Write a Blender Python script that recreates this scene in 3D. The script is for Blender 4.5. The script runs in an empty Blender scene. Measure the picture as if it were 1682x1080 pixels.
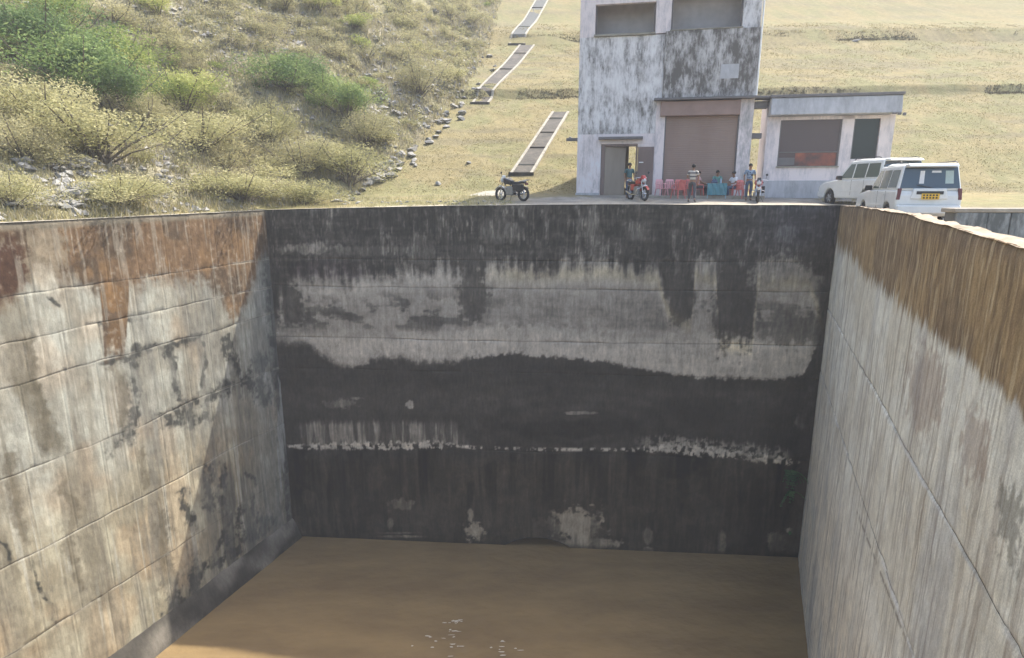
import bpy, math, random
import numpy as np
from mathutils import Vector, Matrix

R = math.radians
random.seed(7)
rng = np.random.default_rng(11)
scene = bpy.context.scene
COL = scene.collection

# ------------------------------------------------------------------ camera, sky, sun, exposure
EYE = 1.6
PITCH = math.atan((540 - 308) / 1000.0)
FOC = 1000.0                                     # focal length in photo pixels (1682 wide)
cam_d = bpy.data.cameras.new('camera')
cam = bpy.data.objects.new('camera', cam_d)
COL.objects.link(cam)
cam.location = (0, 0, EYE)
cam.rotation_euler = (R(90) - PITCH, 0, 0)
cam_d.lens = 36 * FOC / 1682
cam_d.sensor_width = 36
cam_d.clip_end = 2000
scene.camera = cam

SUN_EL, SUN_AZ = R(56.2), R(50.0)                # azimuth from +y towards +x
world = bpy.data.worlds.new('World')
scene.world = world
world.use_nodes = True
wn = world.node_tree.nodes
sky = wn.new('ShaderNodeTexSky')
sky.sky_type = 'NISHITA'
sky.sun_disc = False
sky.sun_elevation = SUN_EL
sky.sun_rotation = SUN_AZ
sky.air_density = 1.2
sky.dust_density = 4.0
wn['Background'].inputs['Strength'].default_value = 0.15
world.node_tree.links.new(sky.outputs[0], wn['Background'].inputs[0])
sun_d = bpy.data.lights.new('sun', 'SUN')
sun_d.energy = 3.5
sun_d.angle = R(0.6)
sun_d.color = (1.0, 0.94, 0.84)
sun = bpy.data.objects.new('sun', sun_d)
COL.objects.link(sun)
sv = Vector((math.sin(SUN_AZ) * math.cos(SUN_EL), math.cos(SUN_AZ) * math.cos(SUN_EL), math.sin(SUN_EL)))
sun.rotation_euler = sv.to_track_quat('Z', 'Y').to_euler()
sun.location = (20, 20, 60)
scene.view_settings.view_transform = 'Standard'
scene.view_settings.look = 'None'
scene.view_settings.exposure = 1.42
scene.view_settings.gamma = 1

# ------------------------------------------------------------------ helpers
CP, SP = math.cos(PITCH), math.sin(PITCH)

def project(P):
    """world point(s) -> photo pixel, used to lay stains where the wall carries them"""
    d = P - np.array([0, 0, EYE])
    dep = np.maximum(d[..., 1] * CP - d[..., 2] * SP, 0.8)
    return 841 + FOC * d[..., 0] / dep, 540 - FOC * (d[..., 1] * SP + d[..., 2] * CP) / dep

def _h(ix, iy, seed):
    n = (ix * 374761393 + iy * 668265263 + seed * 2246822519) & 0xffffffff
    n = ((n ^ (n >> 13)) * 1274126177) & 0xffffffff
    n = ((n ^ (n >> 15)) * 2654435761) & 0xffffffff
    return ((n ^ (n >> 16)) & 0xffffff) / float(0xffffff)

def vn(x, y, seed=0):
    x = np.asarray(x, float); y = np.asarray(y, float)
    ix = np.floor(x).astype(np.int64); iy = np.floor(y).astype(np.int64)
    fx = x - ix; fy = y - iy
    fx = fx * fx * (3 - 2 * fx); fy = fy * fy * (3 - 2 * fy)
    a = _h(ix, iy, seed); b = _h(ix + 1, iy, seed); c = _h(ix, iy + 1, seed); d = _h(ix + 1, iy + 1, seed)
    return (a + (b - a) * fx) * (1 - fy) + (c + (d - c) * fx) * fy

def fb(x, y, seed=0, o=4):
    s = 0; a = 1; t = 0
    for k in range(o):
        s = s + a * vn(x * 2 ** k + 17.3 * k, y * 2 ** k - 9.1 * k, seed + k)
        t += a; a *= .55
    return s / t

def sm(a, b, x):
    t = np.clip((x - a) / (b - a), 0, 1)
    return t * t * (3 - 2 * t)

def mix(a, b, m):
    if np.shape(a)[-1:] == (3,) or np.shape(b)[-1:] == (3,):
        m = m[..., None]
    return a * (1 - m) + b * m

def tag(o, label=None, cat=None, group=None, kind=None):
    if label: o['label'] = label
    if cat: o['category'] = cat
    if group: o['group'] = group
    if kind: o['kind'] = kind
    return o

def empty(name, loc=(0, 0, 0), rz=0, label=None, cat=None, group=None, scale=1):
    o = bpy.data.objects.new(name, None)
    COL.objects.link(o)
    o.location = loc; o.rotation_euler = (0, 0, rz); o.scale = (scale,) * 3
    o.empty_display_size = .2
    return tag(o, label, cat, group)

def copy_tree(o, parent=None):
    c = o.copy(); COL.objects.link(c)
    if parent is not None: c.parent = parent
    for ch in list(o.children):
        copy_tree(ch, c)
    return c

def link_mesh(name, me, m=None, parent=None):
    o = bpy.data.objects.new(name, me)
    COL.objects.link(o)
    if m is not None: me.materials.append(m)
    if parent is not None: o.parent = parent
    return o

def np_mesh(name, V, F, colors=None, smooth=False):
    """V (n,3); F (k,q) uniform polygons"""
    me = bpy.data.meshes.new(name)
    V = np.asarray(V, np.float32); F = np.asarray(F, np.int32)
    me.vertices.add(len(V)); me.vertices.foreach_set('co', V.ravel())
    k, q = F.shape
    me.loops.add(k * q); me.loops.foreach_set('vertex_index', F.ravel())
    me.polygons.add(k)
    me.polygons.foreach_set('loop_start', np.arange(0, k * q, q, dtype=np.int32))
    me.polygons.foreach_set('loop_total', np.full(k, q, np.int32))
    me.polygons.foreach_set('use_smooth', np.full(k, smooth))
    me.update(calc_edges=True)
    if colors is not None:
        a = me.attributes.new('paint', 'FLOAT_COLOR', 'POINT')
        c = np.ones((len(V), 4), np.float32); c[:, :3] = colors
        a.data.foreach_set('color', c.ravel())
    return me

def grid_faces(n, m, flip=False):
    i = np.arange(n - 1)[:, None] * m + np.arange(m - 1)[None, :]
    i = i.ravel()
    f = np.stack([i, i + m, i + m + 1, i + 1], 1)
    return f[:, ::-1] if flip else f

class MB:
    def __init__(s): s.v = []; s.f = []
    def add(s, vs, fs):
        b = len(s.v); s.v += [tuple(v) for v in vs]; s.f += [tuple(b + i for i in f) for f in fs]; return s
    def box(s, x0, x1, y0, y1, z0, z1):
        return s.add([(x0, y0, z0), (x1, y0, z0), (x1, y1, z0), (x0, y1, z0), (x0, y0, z1), (x1, y0, z1), (x1, y1, z1), (x0, y1, z1)],
                     [(0, 3, 2, 1), (4, 5, 6, 7), (0, 1, 5, 4), (1, 2, 6, 5), (2, 3, 7, 6), (3, 0, 4, 7)])
    def hexa(s, p):  # 8 points: bottom 4 ccw, top 4 ccw
        return s.add(p, [(0, 3, 2, 1), (4, 5, 6, 7), (0, 1, 5, 4), (1, 2, 6, 5), (2, 3, 7, 6), (3, 0, 4, 7)])
    def tube(s, path, r, n=8, cap=True):
        path = [Vector(p) for p in path]
        rs = r if isinstance(r, (list, tuple)) else [r] * len(path)
        b = len(s.v)
        for i, p in enumerate(path):
            d = (path[min(i + 1, len(path) - 1)] - path[max(i - 1, 0)]).normalized()
            a = Vector((0, 0, 1)) if abs(d.z) < .9 else Vector((1, 0, 0))
            u = d.cross(a).normalized(); w = d.cross(u)
            for k in range(n):
                t = 2 * math.pi * k / n
                s.v.append(tuple(p + (u * math.cos(t) + w * math.sin(t)) * rs[i]))
        for i in range(len(path) - 1):
            for k in range(n):
                a0 = b + i * n + k; a1 = b + i * n + (k + 1) % n
                s.f.append((a0, a0 + n, a1 + n, a1))
        if cap:
            s.f.append(tuple(b + k for k in range(n)))
            s.f.append(tuple(b + (len(path) - 1) * n + k for k in reversed(range(n))))
        return s
    def ring(s, c, rad, r, axis='x', n=24, m=8):
        pts = []
        b = len(s.v)
        for i in range(n):
            t = 2 * math.pi * i / n
            for k in range(m):
                q = 2 * math.pi * k / m
                rr = rad + r * math.cos(q); h = r * math.sin(q)
                if axis == 'x': s.v.append((c[0] + h, c[1] + rr * math.cos(t), c[2] + rr * math.sin(t)))
                else: s.v.append((c[0] + rr * math.cos(t), c[1] + rr * math.sin(t), c[2] + h))
        for i in range(n):
            for k in range(m):
                j = (i + 1) % n; l = (k + 1) % m
                s.f.append((b + i * m + k, b + j * m + k, b + j * m + l, b + i * m + l))
        return s
    def prism(s, poly, x0, x1):  # poly in (y,z) extruded along x
        n = len(poly)
        b = len(s.v)
        s.v += [(x0, y, z) for y, z in poly] + [(x1, y, z) for y, z in poly]
        for k in range(n):
            s.f.append((b + k, b + (k + 1) % n, b + n + (k + 1) % n, b + n + k))
        s.f.append(tuple(b + k for k in reversed(range(n)))); s.f.append(tuple(b + n + k for k in range(n)))
        return s
    def ball(s, c, r, n=10, m=7, sx=1, sy=1, sz=1):
        b = len(s.v)
        for i in range(1, m):
            p = math.pi * i / m
            for k in range(n):
                t = 2 * math.pi * k / n
                s.v.append((c[0] + sx * r * math.sin(p) * math.cos(t), c[1] + sy * r * math.sin(p) * math.sin(t), c[2] + sz * r * math.cos(p)))
        s.v.append((c[0], c[1], c[2] + sz * r)); s.v.append((c[0], c[1], c[2] - sz * r))
        T, B = len(s.v) - 2, len(s.v) - 1
        for i in range(m - 2):
            for k in range(n):
                a = b + i * n + k; a1 = b + i * n + (k + 1) % n
                s.f.append((a, a + n, a1 + n, a1))
        for k in range(n):
            s.f.append((T, b + k, b + (k + 1) % n))
            s.f.append((B, b + (m - 2) * n + (k + 1) % n, b + (m - 2) * n + k))
        return s
    def build(s, name, m=None, parent=None, bevel=0, smooth=False, seg=2):
        me = bpy.data.meshes.new(name)
        me.from_pydata(s.v, [], s.f)
        me.update()
        import bmesh
        bm = bmesh.new(); bm.from_mesh(me); bmesh.ops.recalc_face_normals(bm, faces=bm.faces); bm.to_mesh(me); bm.free()
        if smooth:
            me.polygons.foreach_set('use_smooth', [True] * len(me.polygons))
        o = link_mesh(name, me, m, parent)
        if bevel:
            b = o.modifiers.new('bevel', 'BEVEL'); b.width = bevel; b.segments = seg; b.limit_method = 'ANGLE'; b.angle_limit = R(30)
        return o

# ------------------------------------------------------------------ materials
def newmat(name):
    m = bpy.data.materials.new(name); m.use_nodes = True
    nt = m.node_tree
    return m, nt, nt.nodes, nt.links, nt.nodes['Principled BSDF']

def coords(nt, scale=(1, 1, 1)):
    tc = nt.nodes.new('ShaderNodeTexCoord'); mp = nt.nodes.new('ShaderNodeMapping')
    mp.inputs['Scale'].default_value = scale
    nt.links.new(tc.outputs['Object'], mp.inputs[0])
    return mp.outputs[0]

def noise(nt, vec, scale, detail=5, rough=.6):
    n = nt.nodes.new('ShaderNodeTexNoise')
    n.inputs['Scale'].default_value = scale; n.inputs['Detail'].default_value = detail; n.inputs['Roughness'].default_value = rough
    nt.links.new(vec, n.inputs['Vector'])
    return n.outputs['Fac']

def ramp(nt, fac, stops):
    r = nt.nodes.new('ShaderNodeValToRGB')
    e = r.color_ramp.elements
    while len(e) < len(stops): e.new(.5)
    for k, (p, c) in enumerate(stops):
        e[k].position = p; e[k].color = (*c, 1)
    nt.links.new(fac, r.inputs[0])
    return r.outputs[0]

def add_bump(nt, bs, h, strength, dist):
    b = nt.nodes.new('ShaderNodeBump'); b.inputs['Strength'].default_value = strength; b.inputs['Distance'].default_value = dist
    nt.links.new(h, b.inputs['Height']); nt.links.new(b.outputs[0], bs.inputs['Normal'])

def mat(name, stops, scale=4, stretch=(1, 1, 1), rough=.8, bump=.3, bdist=.01, bscale=None, metal=0, spec=.5, detail=6, coat=0):
    """noise driven colours; stops = one colour or [(pos, colour), ...]"""
    m, nt, N, L, bs = newmat(name)
    v = coords(nt, stretch)
    if isinstance(stops, tuple): stops = [(.3, tuple(c * .86 for c in stops)), (.7, tuple(min(1, c * 1.1) for c in stops))]
    f = noise(nt, v, scale, detail)
    L.new(ramp(nt, f, stops), bs.inputs['Base Color'])
    bs.inputs['Roughness'].default_value = rough
    bs.inputs['Metallic'].default_value = metal
    bs.inputs['Specular IOR Level'].default_value = spec
    bs.inputs['Coat Weight'].default_value = coat
    if bump:
        add_bump(nt, bs, noise(nt, v, bscale or scale * 4, 4), bump, bdist)
    return m

def painted(name, rough=.9, var=.35, nscale=9, stretch=(1, 1, .25), bump=.5, bdist=.012, bscale=14, fine=40):
    """base colour comes from the painted attribute; fine grain and relief from noise"""
    m, nt, N, L, bs = newmat(name)
    at = N.new('ShaderNodeAttribute'); at.attribute_name = 'paint'
    v = coords(nt, stretch); v2 = coords(nt)
    f = noise(nt, v, nscale, 6, .65); g = noise(nt, v2, fine, 3, .6)
    a = N.new('ShaderNodeMath'); a.operation = 'ADD'; L.new(f, a.inputs[0]); L.new(g, a.inputs[1])
    mr = N.new('ShaderNodeMapRange'); mr.inputs['From Min'].default_value = .65; mr.inputs['From Max'].default_value = 1.35
    mr.inputs['To Min'].default_value = 1 - var; mr.inputs['To Max'].default_value = 1 + var
    L.new(a.outputs[0], mr.inputs[0])
    mx = N.new('ShaderNodeVectorMath'); mx.operation = 'SCALE'
    L.new(at.outputs['Color'], mx.inputs[0]); L.new(mr.outputs[0], mx.inputs['Scale'])
    L.new(mx.outputs[0], bs.inputs['Base Color'])
    bs.inputs['Roughness'].default_value = rough
    bs.inputs['Specular IOR Level'].default_value = .25
    add_bump(nt, bs, noise(nt, v2, bscale, 6, .7), bump, bdist)
    return m

M = {}
M['conc'] = painted('stained concrete')
M['conc_shade'] = painted('damp stained concrete', var=.28, nscale=6, fine=30)
M['conc_rough'] = painted('streaked rough concrete', var=.30, nscale=12, stretch=(1, 1, .3), bump=.8, bdist=.02)
M['soil'] = painted('soil and turf', rough=1, var=.35, nscale=2.2, stretch=(1, 1, 1), bump=.9, bdist=.05, bscale=6, fine=12)
M['top'] = mat('sunlit concrete top', [(.3, (.22, .20, .16)), (.55, (.31, .285, .24)), (.75, (.38, .355, .30))], 3, bump=.6, bdist=.02, rough=.95)
M['topsand'] = mat('sandy worn top', [(.3, (.20, .165, .115)), (.5, (.29, .24, .18)), (.75, (.37, .31, .24))], 2.5, bump=.9, bdist=.03, rough=1)

# ================================================================== THE BASIN WALLS
LO, LM = (-11.30, 28.34), .3465                 # far-left corner, dx/dy of the left wall
RO, RM = (13.99, 26.47), .3982                  # far-right corner, dx/dy of the right wall
WATER = -16.0
JOINTS = [-12.5, -9.7, -6.9, -4.2, -2.9, -1.6]
C3 = lambda *c: np.array(c)

def lift_rows(z0, z1, step):
    h = z1 - z0
    if h < .2: return np.linspace(z0, z1, 4)
    n = max(3, int((h - .14) / step))
    return np.concatenate([[z0, z0 + .012, z0 + .03], np.linspace(z0 + .07, z1 - .07, n), [z1 - .03, z1 - .012, z1]])

def jwig(s, k, amp):
    return amp * (fb(s * .25, s * 0 + k * 7.7, 90, 3) - .5) * 2 + amp * .3 * (vn(s * 2.2, s * 0 + k, 95) - .5)

def build_wall(root, O, D, N, S, joints, topfn, paintfn, m, step, seed, groove=.035, wig=.06, hole=None, panel=1.22, zb=-17.0, seam=.008):
    """one mesh for each pour lift between joints; relief is real: recessed joints, lift offsets, board panels"""
    O = np.array(O); D = np.array(D); N = np.array(N)
    top = topfn(S)
    edges = [zb] + list(joints) + ['top']
    for k in range(len(edges) - 1):
        z0 = edges[k]; z1 = edges[k + 1]
        zt = float(top.max()) if z1 == 'top' else z1
        rows = lift_rows(z0, zt, step)
        t = (rows - z0) / (zt - z0)
        lo = z0 + (0 if k == 0 else 1) * jwig(S, k, wig)
        hi = top if z1 == 'top' else z1 + jwig(S, k + 1, wig)
        Z = lo[:, None] * (1 - t) + hi[:, None] * t
        SS = np.repeat(S[:, None], len(rows), 1)
        dlo = Z - lo[:, None]; dhi = hi[:, None] - Z
        disp = np.zeros_like(Z)
        gm = .25 + 1.1 * sm(.35, .65, fb(SS * .7, SS * 0 + k * 3.3, seed + 60, 3)); gm2 = .25 + 1.1 * sm(.35, .65, fb(SS * .7, SS * 0 + (k + 1) * 3.3, seed + 60, 3))
        if k > 0: disp -= gm * groove * np.exp(-(dlo / .022) ** 2)
        if z1 != 'top': disp -= gm2 * groove * np.exp(-(dhi / .022) ** 2)
        else: disp -= .05 * np.exp(-dhi / .05) * (.4 + fb(SS * 2, Z, seed + 3, 3))
        disp += .006 * math.sin(k * 2.3 + seed)                                       # each lift a little proud or back
        pj = np.abs(((SS + .3 * k) / panel + .5) % 1 - .5) * panel                    # board panel seams
        disp -= seam * np.exp(-(pj / .02) ** 2)
        disp += .010 * (vn(np.floor((SS + .3 * k) / panel) + .5, Z * 0 + k + .5, seed + 8) - .5)
        disp += .05 * (fb(SS * .5, Z * .5, seed, 4) - .5) + .02 * (fb(SS * 3, Z * 3, seed + 5, 3) - .5)
        edge = np.minimum(np.exp(-(dlo / .08) ** 2) + np.exp(-(dhi / .08) ** 2), 1)
        disp -= .02 * edge * sm(.58, .75, fb(SS * 1.6, Z * .7, seed + 6, 3))             # chipped joint edges
        P = O[None, None, :2] + SS[..., None] * D[:2] + disp[..., None] * N[:2]
        P = np.concatenate([P, Z[..., None]], -1)
        U, V = project(P)
        Cc = paintfn(U, V, SS, Z, dlo, dhi, k)
        F = grid_faces(len(S), len(rows))
        if hole is not None and k == 0:
            cen = (P.reshape(-1, 3)[F]).mean(1)
            sc = ((cen[:, :2] - O[:2]) @ D[:2])
            F = F[~hole(sc, cen[:, 2])]
        me = np_mesh('concrete_lift', P.reshape(-1, 3), F, np.clip(Cc.reshape(-1, 3), .012, .85), True)
        o = link_mesh('concrete_lift', me, m, root)
        if k == 0: o['label'] = 'lowest lift of the wall, standing in the water'

# ---- paint in photo coordinates (u right, v down), noise in wall metres
def blob(U, V, cx, cy, rx, ry, n, k=.45):
    r = np.sqrt(((U - cx) / rx) ** 2 + ((V - cy) / ry) ** 2) + (n - .5) * 2 * k
    return 1 - sm(.65, 1.1, r)

def stroke(U, V, pts, w, n, k=.6):
    d = np.full(np.shape(U), 1e9)
    for (ax, ay), (bx, by) in zip(pts[:-1], pts[1:]):
        L2 = (bx - ax) ** 2 + (by - ay) ** 2
        t = np.clip(((U - ax) * (bx - ax) + (V - ay) * (by - ay)) / L2, 0, 1)
        d = np.minimum(d, np.hypot(U - ax - t * (bx - ax), V - ay - t * (by - ay)))
    return 1 - sm(.35, 1.35, d / (w * 1.15) + (n - .5) * 2.4 * k)

def paint_far(U, V, S, Z, dlo, dhi, lift):
    st = fb(S * 4.5, Z * .55, 1, 4)             # vertical streaks
    st2 = fb(S * 11, Z * .8, 21, 3)
    cl = fb(S * .9, Z * .9, 2, 5)               # clouds
    sp = fb(S * 5, Z * 5, 3, 6)                 # speckle
    hz = fb(S * .35, Z * 5, 4, 4)               # horizontal banding
    jag = (st - .5) * 60 + (sp - .5) * 24
    # dark mossy top
    T = .052 + .05 * sm(.45, .72, st) * sm(.3, .6, cl) + .035 * sm(.5, .75, sp) + .025 * sm(.5, .8, hz)
    Vt = np.interp(U, [440, 470, 480, 560, 620, 700, 760, 800, 900, 1000, 1080, 1097, 1135, 1142, 1176, 1182, 1235, 1245, 1330, 1350, 1380],
                   [560, 475, 458, 462, 450, 440, 446, 440, 440, 436, 447, 500, 525, 440, 450, 555, 560, 452, 452, 520, 620])
    Vb = np.interp(U, [440, 480, 520, 560, 590, 620, 660, 700, 740, 770, 850, 900, 950, 1000, 1080, 1150, 1280, 1320, 1345],
                   [556, 562, 580, 596, 594, 584, 592, 592, 594, 586, 580, 585, 588, 596, 611, 620, 623, 615, 560])
    Vb = Vb + 22 * (fb(S * .55, S * 0, 81, 3) - .5) * (1 - sm(780, 840, U)) + 7 * (fb(S * 1.4, S * 0, 82, 4) - .5)
    sf = np.interp(U, [440, 700, 800], [15, 12, 4.5])
    band = sm(-20, 20, V + jag - Vt) * (1 - sm(-1, 1, (V + (sp - .5) * (10 + sf) + (st2 - .5) * 10 - Vb) / sf))
    B = .215 + .085 * np.exp(-((V - Vt - 16) / 20) ** 2) + .11 * sm(535, 565, V) + .07 * (cl - .5) + .06 * (hz - .5)
    B -= .105 * sm(.46, .62, fb(S * 1.3, Z * 2.5, 31, 5)) * np.exp(-((V - 512) / 34) ** 4) * (1 - .65 * sm(700, 840, U) + .6 * sm(1180, 1240, U))
    B *= .84 + .34 * st2
    T = mix(T, B, band)
    for (cx, cy, rx, ry, tone) in [
        (775, 470, 24, 62, .085), (1115, 490, 24, 48, .08), (1205, 490, 40, 85, .07), (478, 500, 22, 36, .075), (1300, 540, 60, 30, .11),
        (1160, 450, 20, 32, .22), (1283, 455, 44, 38, .21), (1290, 382, 18, 16, .15), (1335, 465, 20, 14, .18), (1145, 545, 24, 22, .26),
        (510, 408, 50, 9, .19), (620, 412, 90, 8, .12), (973, 375, 12, 40, .15), (690, 410, 22, 24, .14), (820, 378, 34, 22, .13), (1045, 380, 16, 16, .13), (1180, 370, 14, 26, .13),
        (860, 555, 130, 22, .33), (560, 596, 28, 14, .25)]:
        T = mix(T, tone * (.75 + .5 * st), blob(U, V, cx, cy, rx * 1.1, ry * 1.1, sp * .6 + st * .4, .95) * .8)
    # long wet zone below the light band
    low = sm(-.2, 1, (V + (sp - .5) * 12 - Vb) / sf) * sm(440, 470, U)
    arcs = np.sqrt(((U - 950) / 3.2) ** 2 + (V - 705) ** 2)
    W = .047 + .012 * np.sin(arcs * .33 + cl * 5) * np.exp(-arcs / 60) + .022 * (cl - .4) + .012 * (hz - .5) + .015 * sm(620, 660, V) * (1 - sm(660, 700, V))
    W = mix(W, .028, blob(U, V, 940, 705, 120, 16, cl, .5) * .8)
    W = mix(W, .036, blob(U, V, 1150, 672, 90, 25, cl, .5) * .7)
    T = mix(T, W, low * (1 - sm(Vb + 0, Vb + 4, Vb * 0)) if False else low)
    # white lime line and drips at the old water mark
    Ll = np.interp(U, [480, 730, 780, 900, 1040, 1100, 1200, 1290, 1320], [733, 729, 735, 738, 738, 735, 745, 756, 760])
    drip = (fb(S * 11, Z * 1.5, 51, 4) - .42) * 52
    thick = np.interp(U, [480, 500, 560, 725, 745, 1030, 1060, 1110, 1200, 1290, 1310], [1, 6, 8, 8, 1.6, 1.6, 6, 13, 11, 9, 0])
    ln = (1 - sm(thick * .5, thick * .5 + 3.5, np.abs(V - Ll - drip * .22 * sm(2, 8, thick)))) * sm(.45, .62, fb(S * 6, Z * 4, 52, 5) + .05 * sm(3, 8, thick))
    above = sm(1028, 1090, U) * (1 - sm(1280, 1310, U)) * sm(Ll - 24, Ll - 12, V + (st2 - .5) * 16) * (1 - sm(Ll - 2, Ll + 4, V))
    T = mix(T, .27 * (.5 + st2), above * .75 * sm(.36, .55, sp))
    left = sm(482, 500, U) * (1 - sm(730, 765, U - (V - 700) * .6)) * sm(688, 700, V + (st2 - .5) * 12) * (1 - sm(Ll - 3, Ll + 3, V))
    T = mix(T, .19 * (.45 + 1.1 * st2), left * (.25 + .65 * sm(.42, .6, fb(S * 5, Z * .6, 53, 3))))
    below = sm(-4, 6, V + (st2 - .5) * 10 - Ll)
    D = .031 + .024 * sm(.4, .7, st) + .03 * (cl - .5) + .014 * sm(560, 840, U) * (1 - sm(1000, 1100, U)) + .006 * (hz - .5)
    D *= 1 - .5 * sm(.5, .62, fb(S * 2.2, Z * .12, 61, 3)) * (1 - sm(800, 850, V))
    T = mix(T, D, below)
    T = mix(T, np.full_like(T, .42) * (.6 + .8 * sp), np.clip(ln, 0, 1) * .9)
    for (cx, cy, rx, ry, tone, k) in [
        (673, 664, 8, 8, .26, .5), (545, 664, 16, 7, .12, .9), (570, 662, 18, 8, .14, .9), (585, 654, 12, 3, .16, .7), (955, 678, 30, 3, .17, .6), (800, 655, 24, 4, .08, .7),
        (660, 829, 22, 11, .13, .9), (641, 860, 6, 10, .15, .4), (780, 874, 16, 17, .24, .95), (773, 846, 5, 14, .2, .5), (946, 862, 46, 30, .26, .75), (960, 893, 66, 12, .22, .45), (895, 890, 28, 7, .16, .3),
        (1065, 880, 8, 16, .14, .4), (1064, 903, 11, 6, .27, .3), (1186, 890, 8, 18, .16, .4), (1278, 890, 18, 18, .15, .7), (1298, 871, 8, 5, .4, .3), (885, 872, 12, 26, .10, .5),
        (655, 881, 45, 2.2, .19, .5), (650, 875, 40, 1.5, .13, .5), (1315, 690, 12, 18, .12, .6)]:
        T = mix(T, tone * (.7 + .6 * st2), blob(U, V, cx, cy, rx, ry, sp, k) * .9)
    T = mix(T, .062 + .05 * (sp - .4), below * sm(.52, .68, fb(S * .9, Z * .8, 85, 5)) * .6)
    for (cx, y0, y1, w) in [(1036, 742, 790, 9), (1122, 745, 840, 13), (1152, 745, 800, 12), (1214, 755, 838, 5), (772, 790, 840, 6), (700, 735, 800, 16)]:
        T *= 1 - .45 * (1 - sm(w * .6, w, np.abs(U - cx + (sp - .5) * 6))) * sm(y0 - 5, y0 + 5, V) * (1 - sm(y1 - 25, y1 + 5, V))
    # darker strip at the left and right ends, pale drips in the corner
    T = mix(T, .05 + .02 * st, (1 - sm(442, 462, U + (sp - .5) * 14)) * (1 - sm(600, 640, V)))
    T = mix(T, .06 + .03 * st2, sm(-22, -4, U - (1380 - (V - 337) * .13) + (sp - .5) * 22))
    # waterline slime
    wl = 1 - sm(0, .35, Z - WATER)
    T = mix(T, .03, wl * .6)
    jn = np.exp(-(np.minimum(dlo, dhi) / .03) ** 2)
    T *= 1 - .3 * jn * band
    T *= .9 + .2 * vn(np.floor(S / 1.22) + .5, S * 0 + lift + .5, 77)
    hs = fb(S * 20, Z * 2.6, 83, 4)
    T = T * (1 + 1.0 * (hs - .5) * (.5 + .7 * (1 - sm(420, 470, V))))
    T = T + .07 * sm(.60, .72, fb(S * 16, Z * 1.8, 84, 4)) * (1 - sm(430, 470, V)) * sm(.35, .6, cl)
    T = T * .86 + .36 * T * sm(.09, .2, T)
    T = T * (1 + .55 * (fb(S * 2.0, Z * 2.6, 71, 5) - .5) + .40 * (fb(S * 14, Z * 9, 72, 3) - .5))
    tint = C3(1.12, .995, .82)
    col = T[..., None] * tint
    warm = blob(U, V, 545, 442, 75, 17, sp, .7) * .7
    col = mix(col, T[..., None] * C3(1.12, .92, .84), warm)
    yel = np.exp(-((V - Vt - 10) / 13) ** 2) * band * sm(760, 860, U)
    col = mix(col, col * C3(1.08, 1.04, .88), yel)
    blu = sm(1180, 1320, U) * (1 - sm(380, 430, V))
    col = mix(col, col * C3(.88, .95, 1.16), blu)
    col = mix(col, col * C3(1.08, 1.0, .88), sm(740, 770, V))
    return col

def topfar(s): return np.interp(s, [0, 7.5, 15.6, 25.5], [.62, .80, .90, .87]) + .02 * (fb(s * 1.1, s * 0, 8, 4) - .5)

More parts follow.
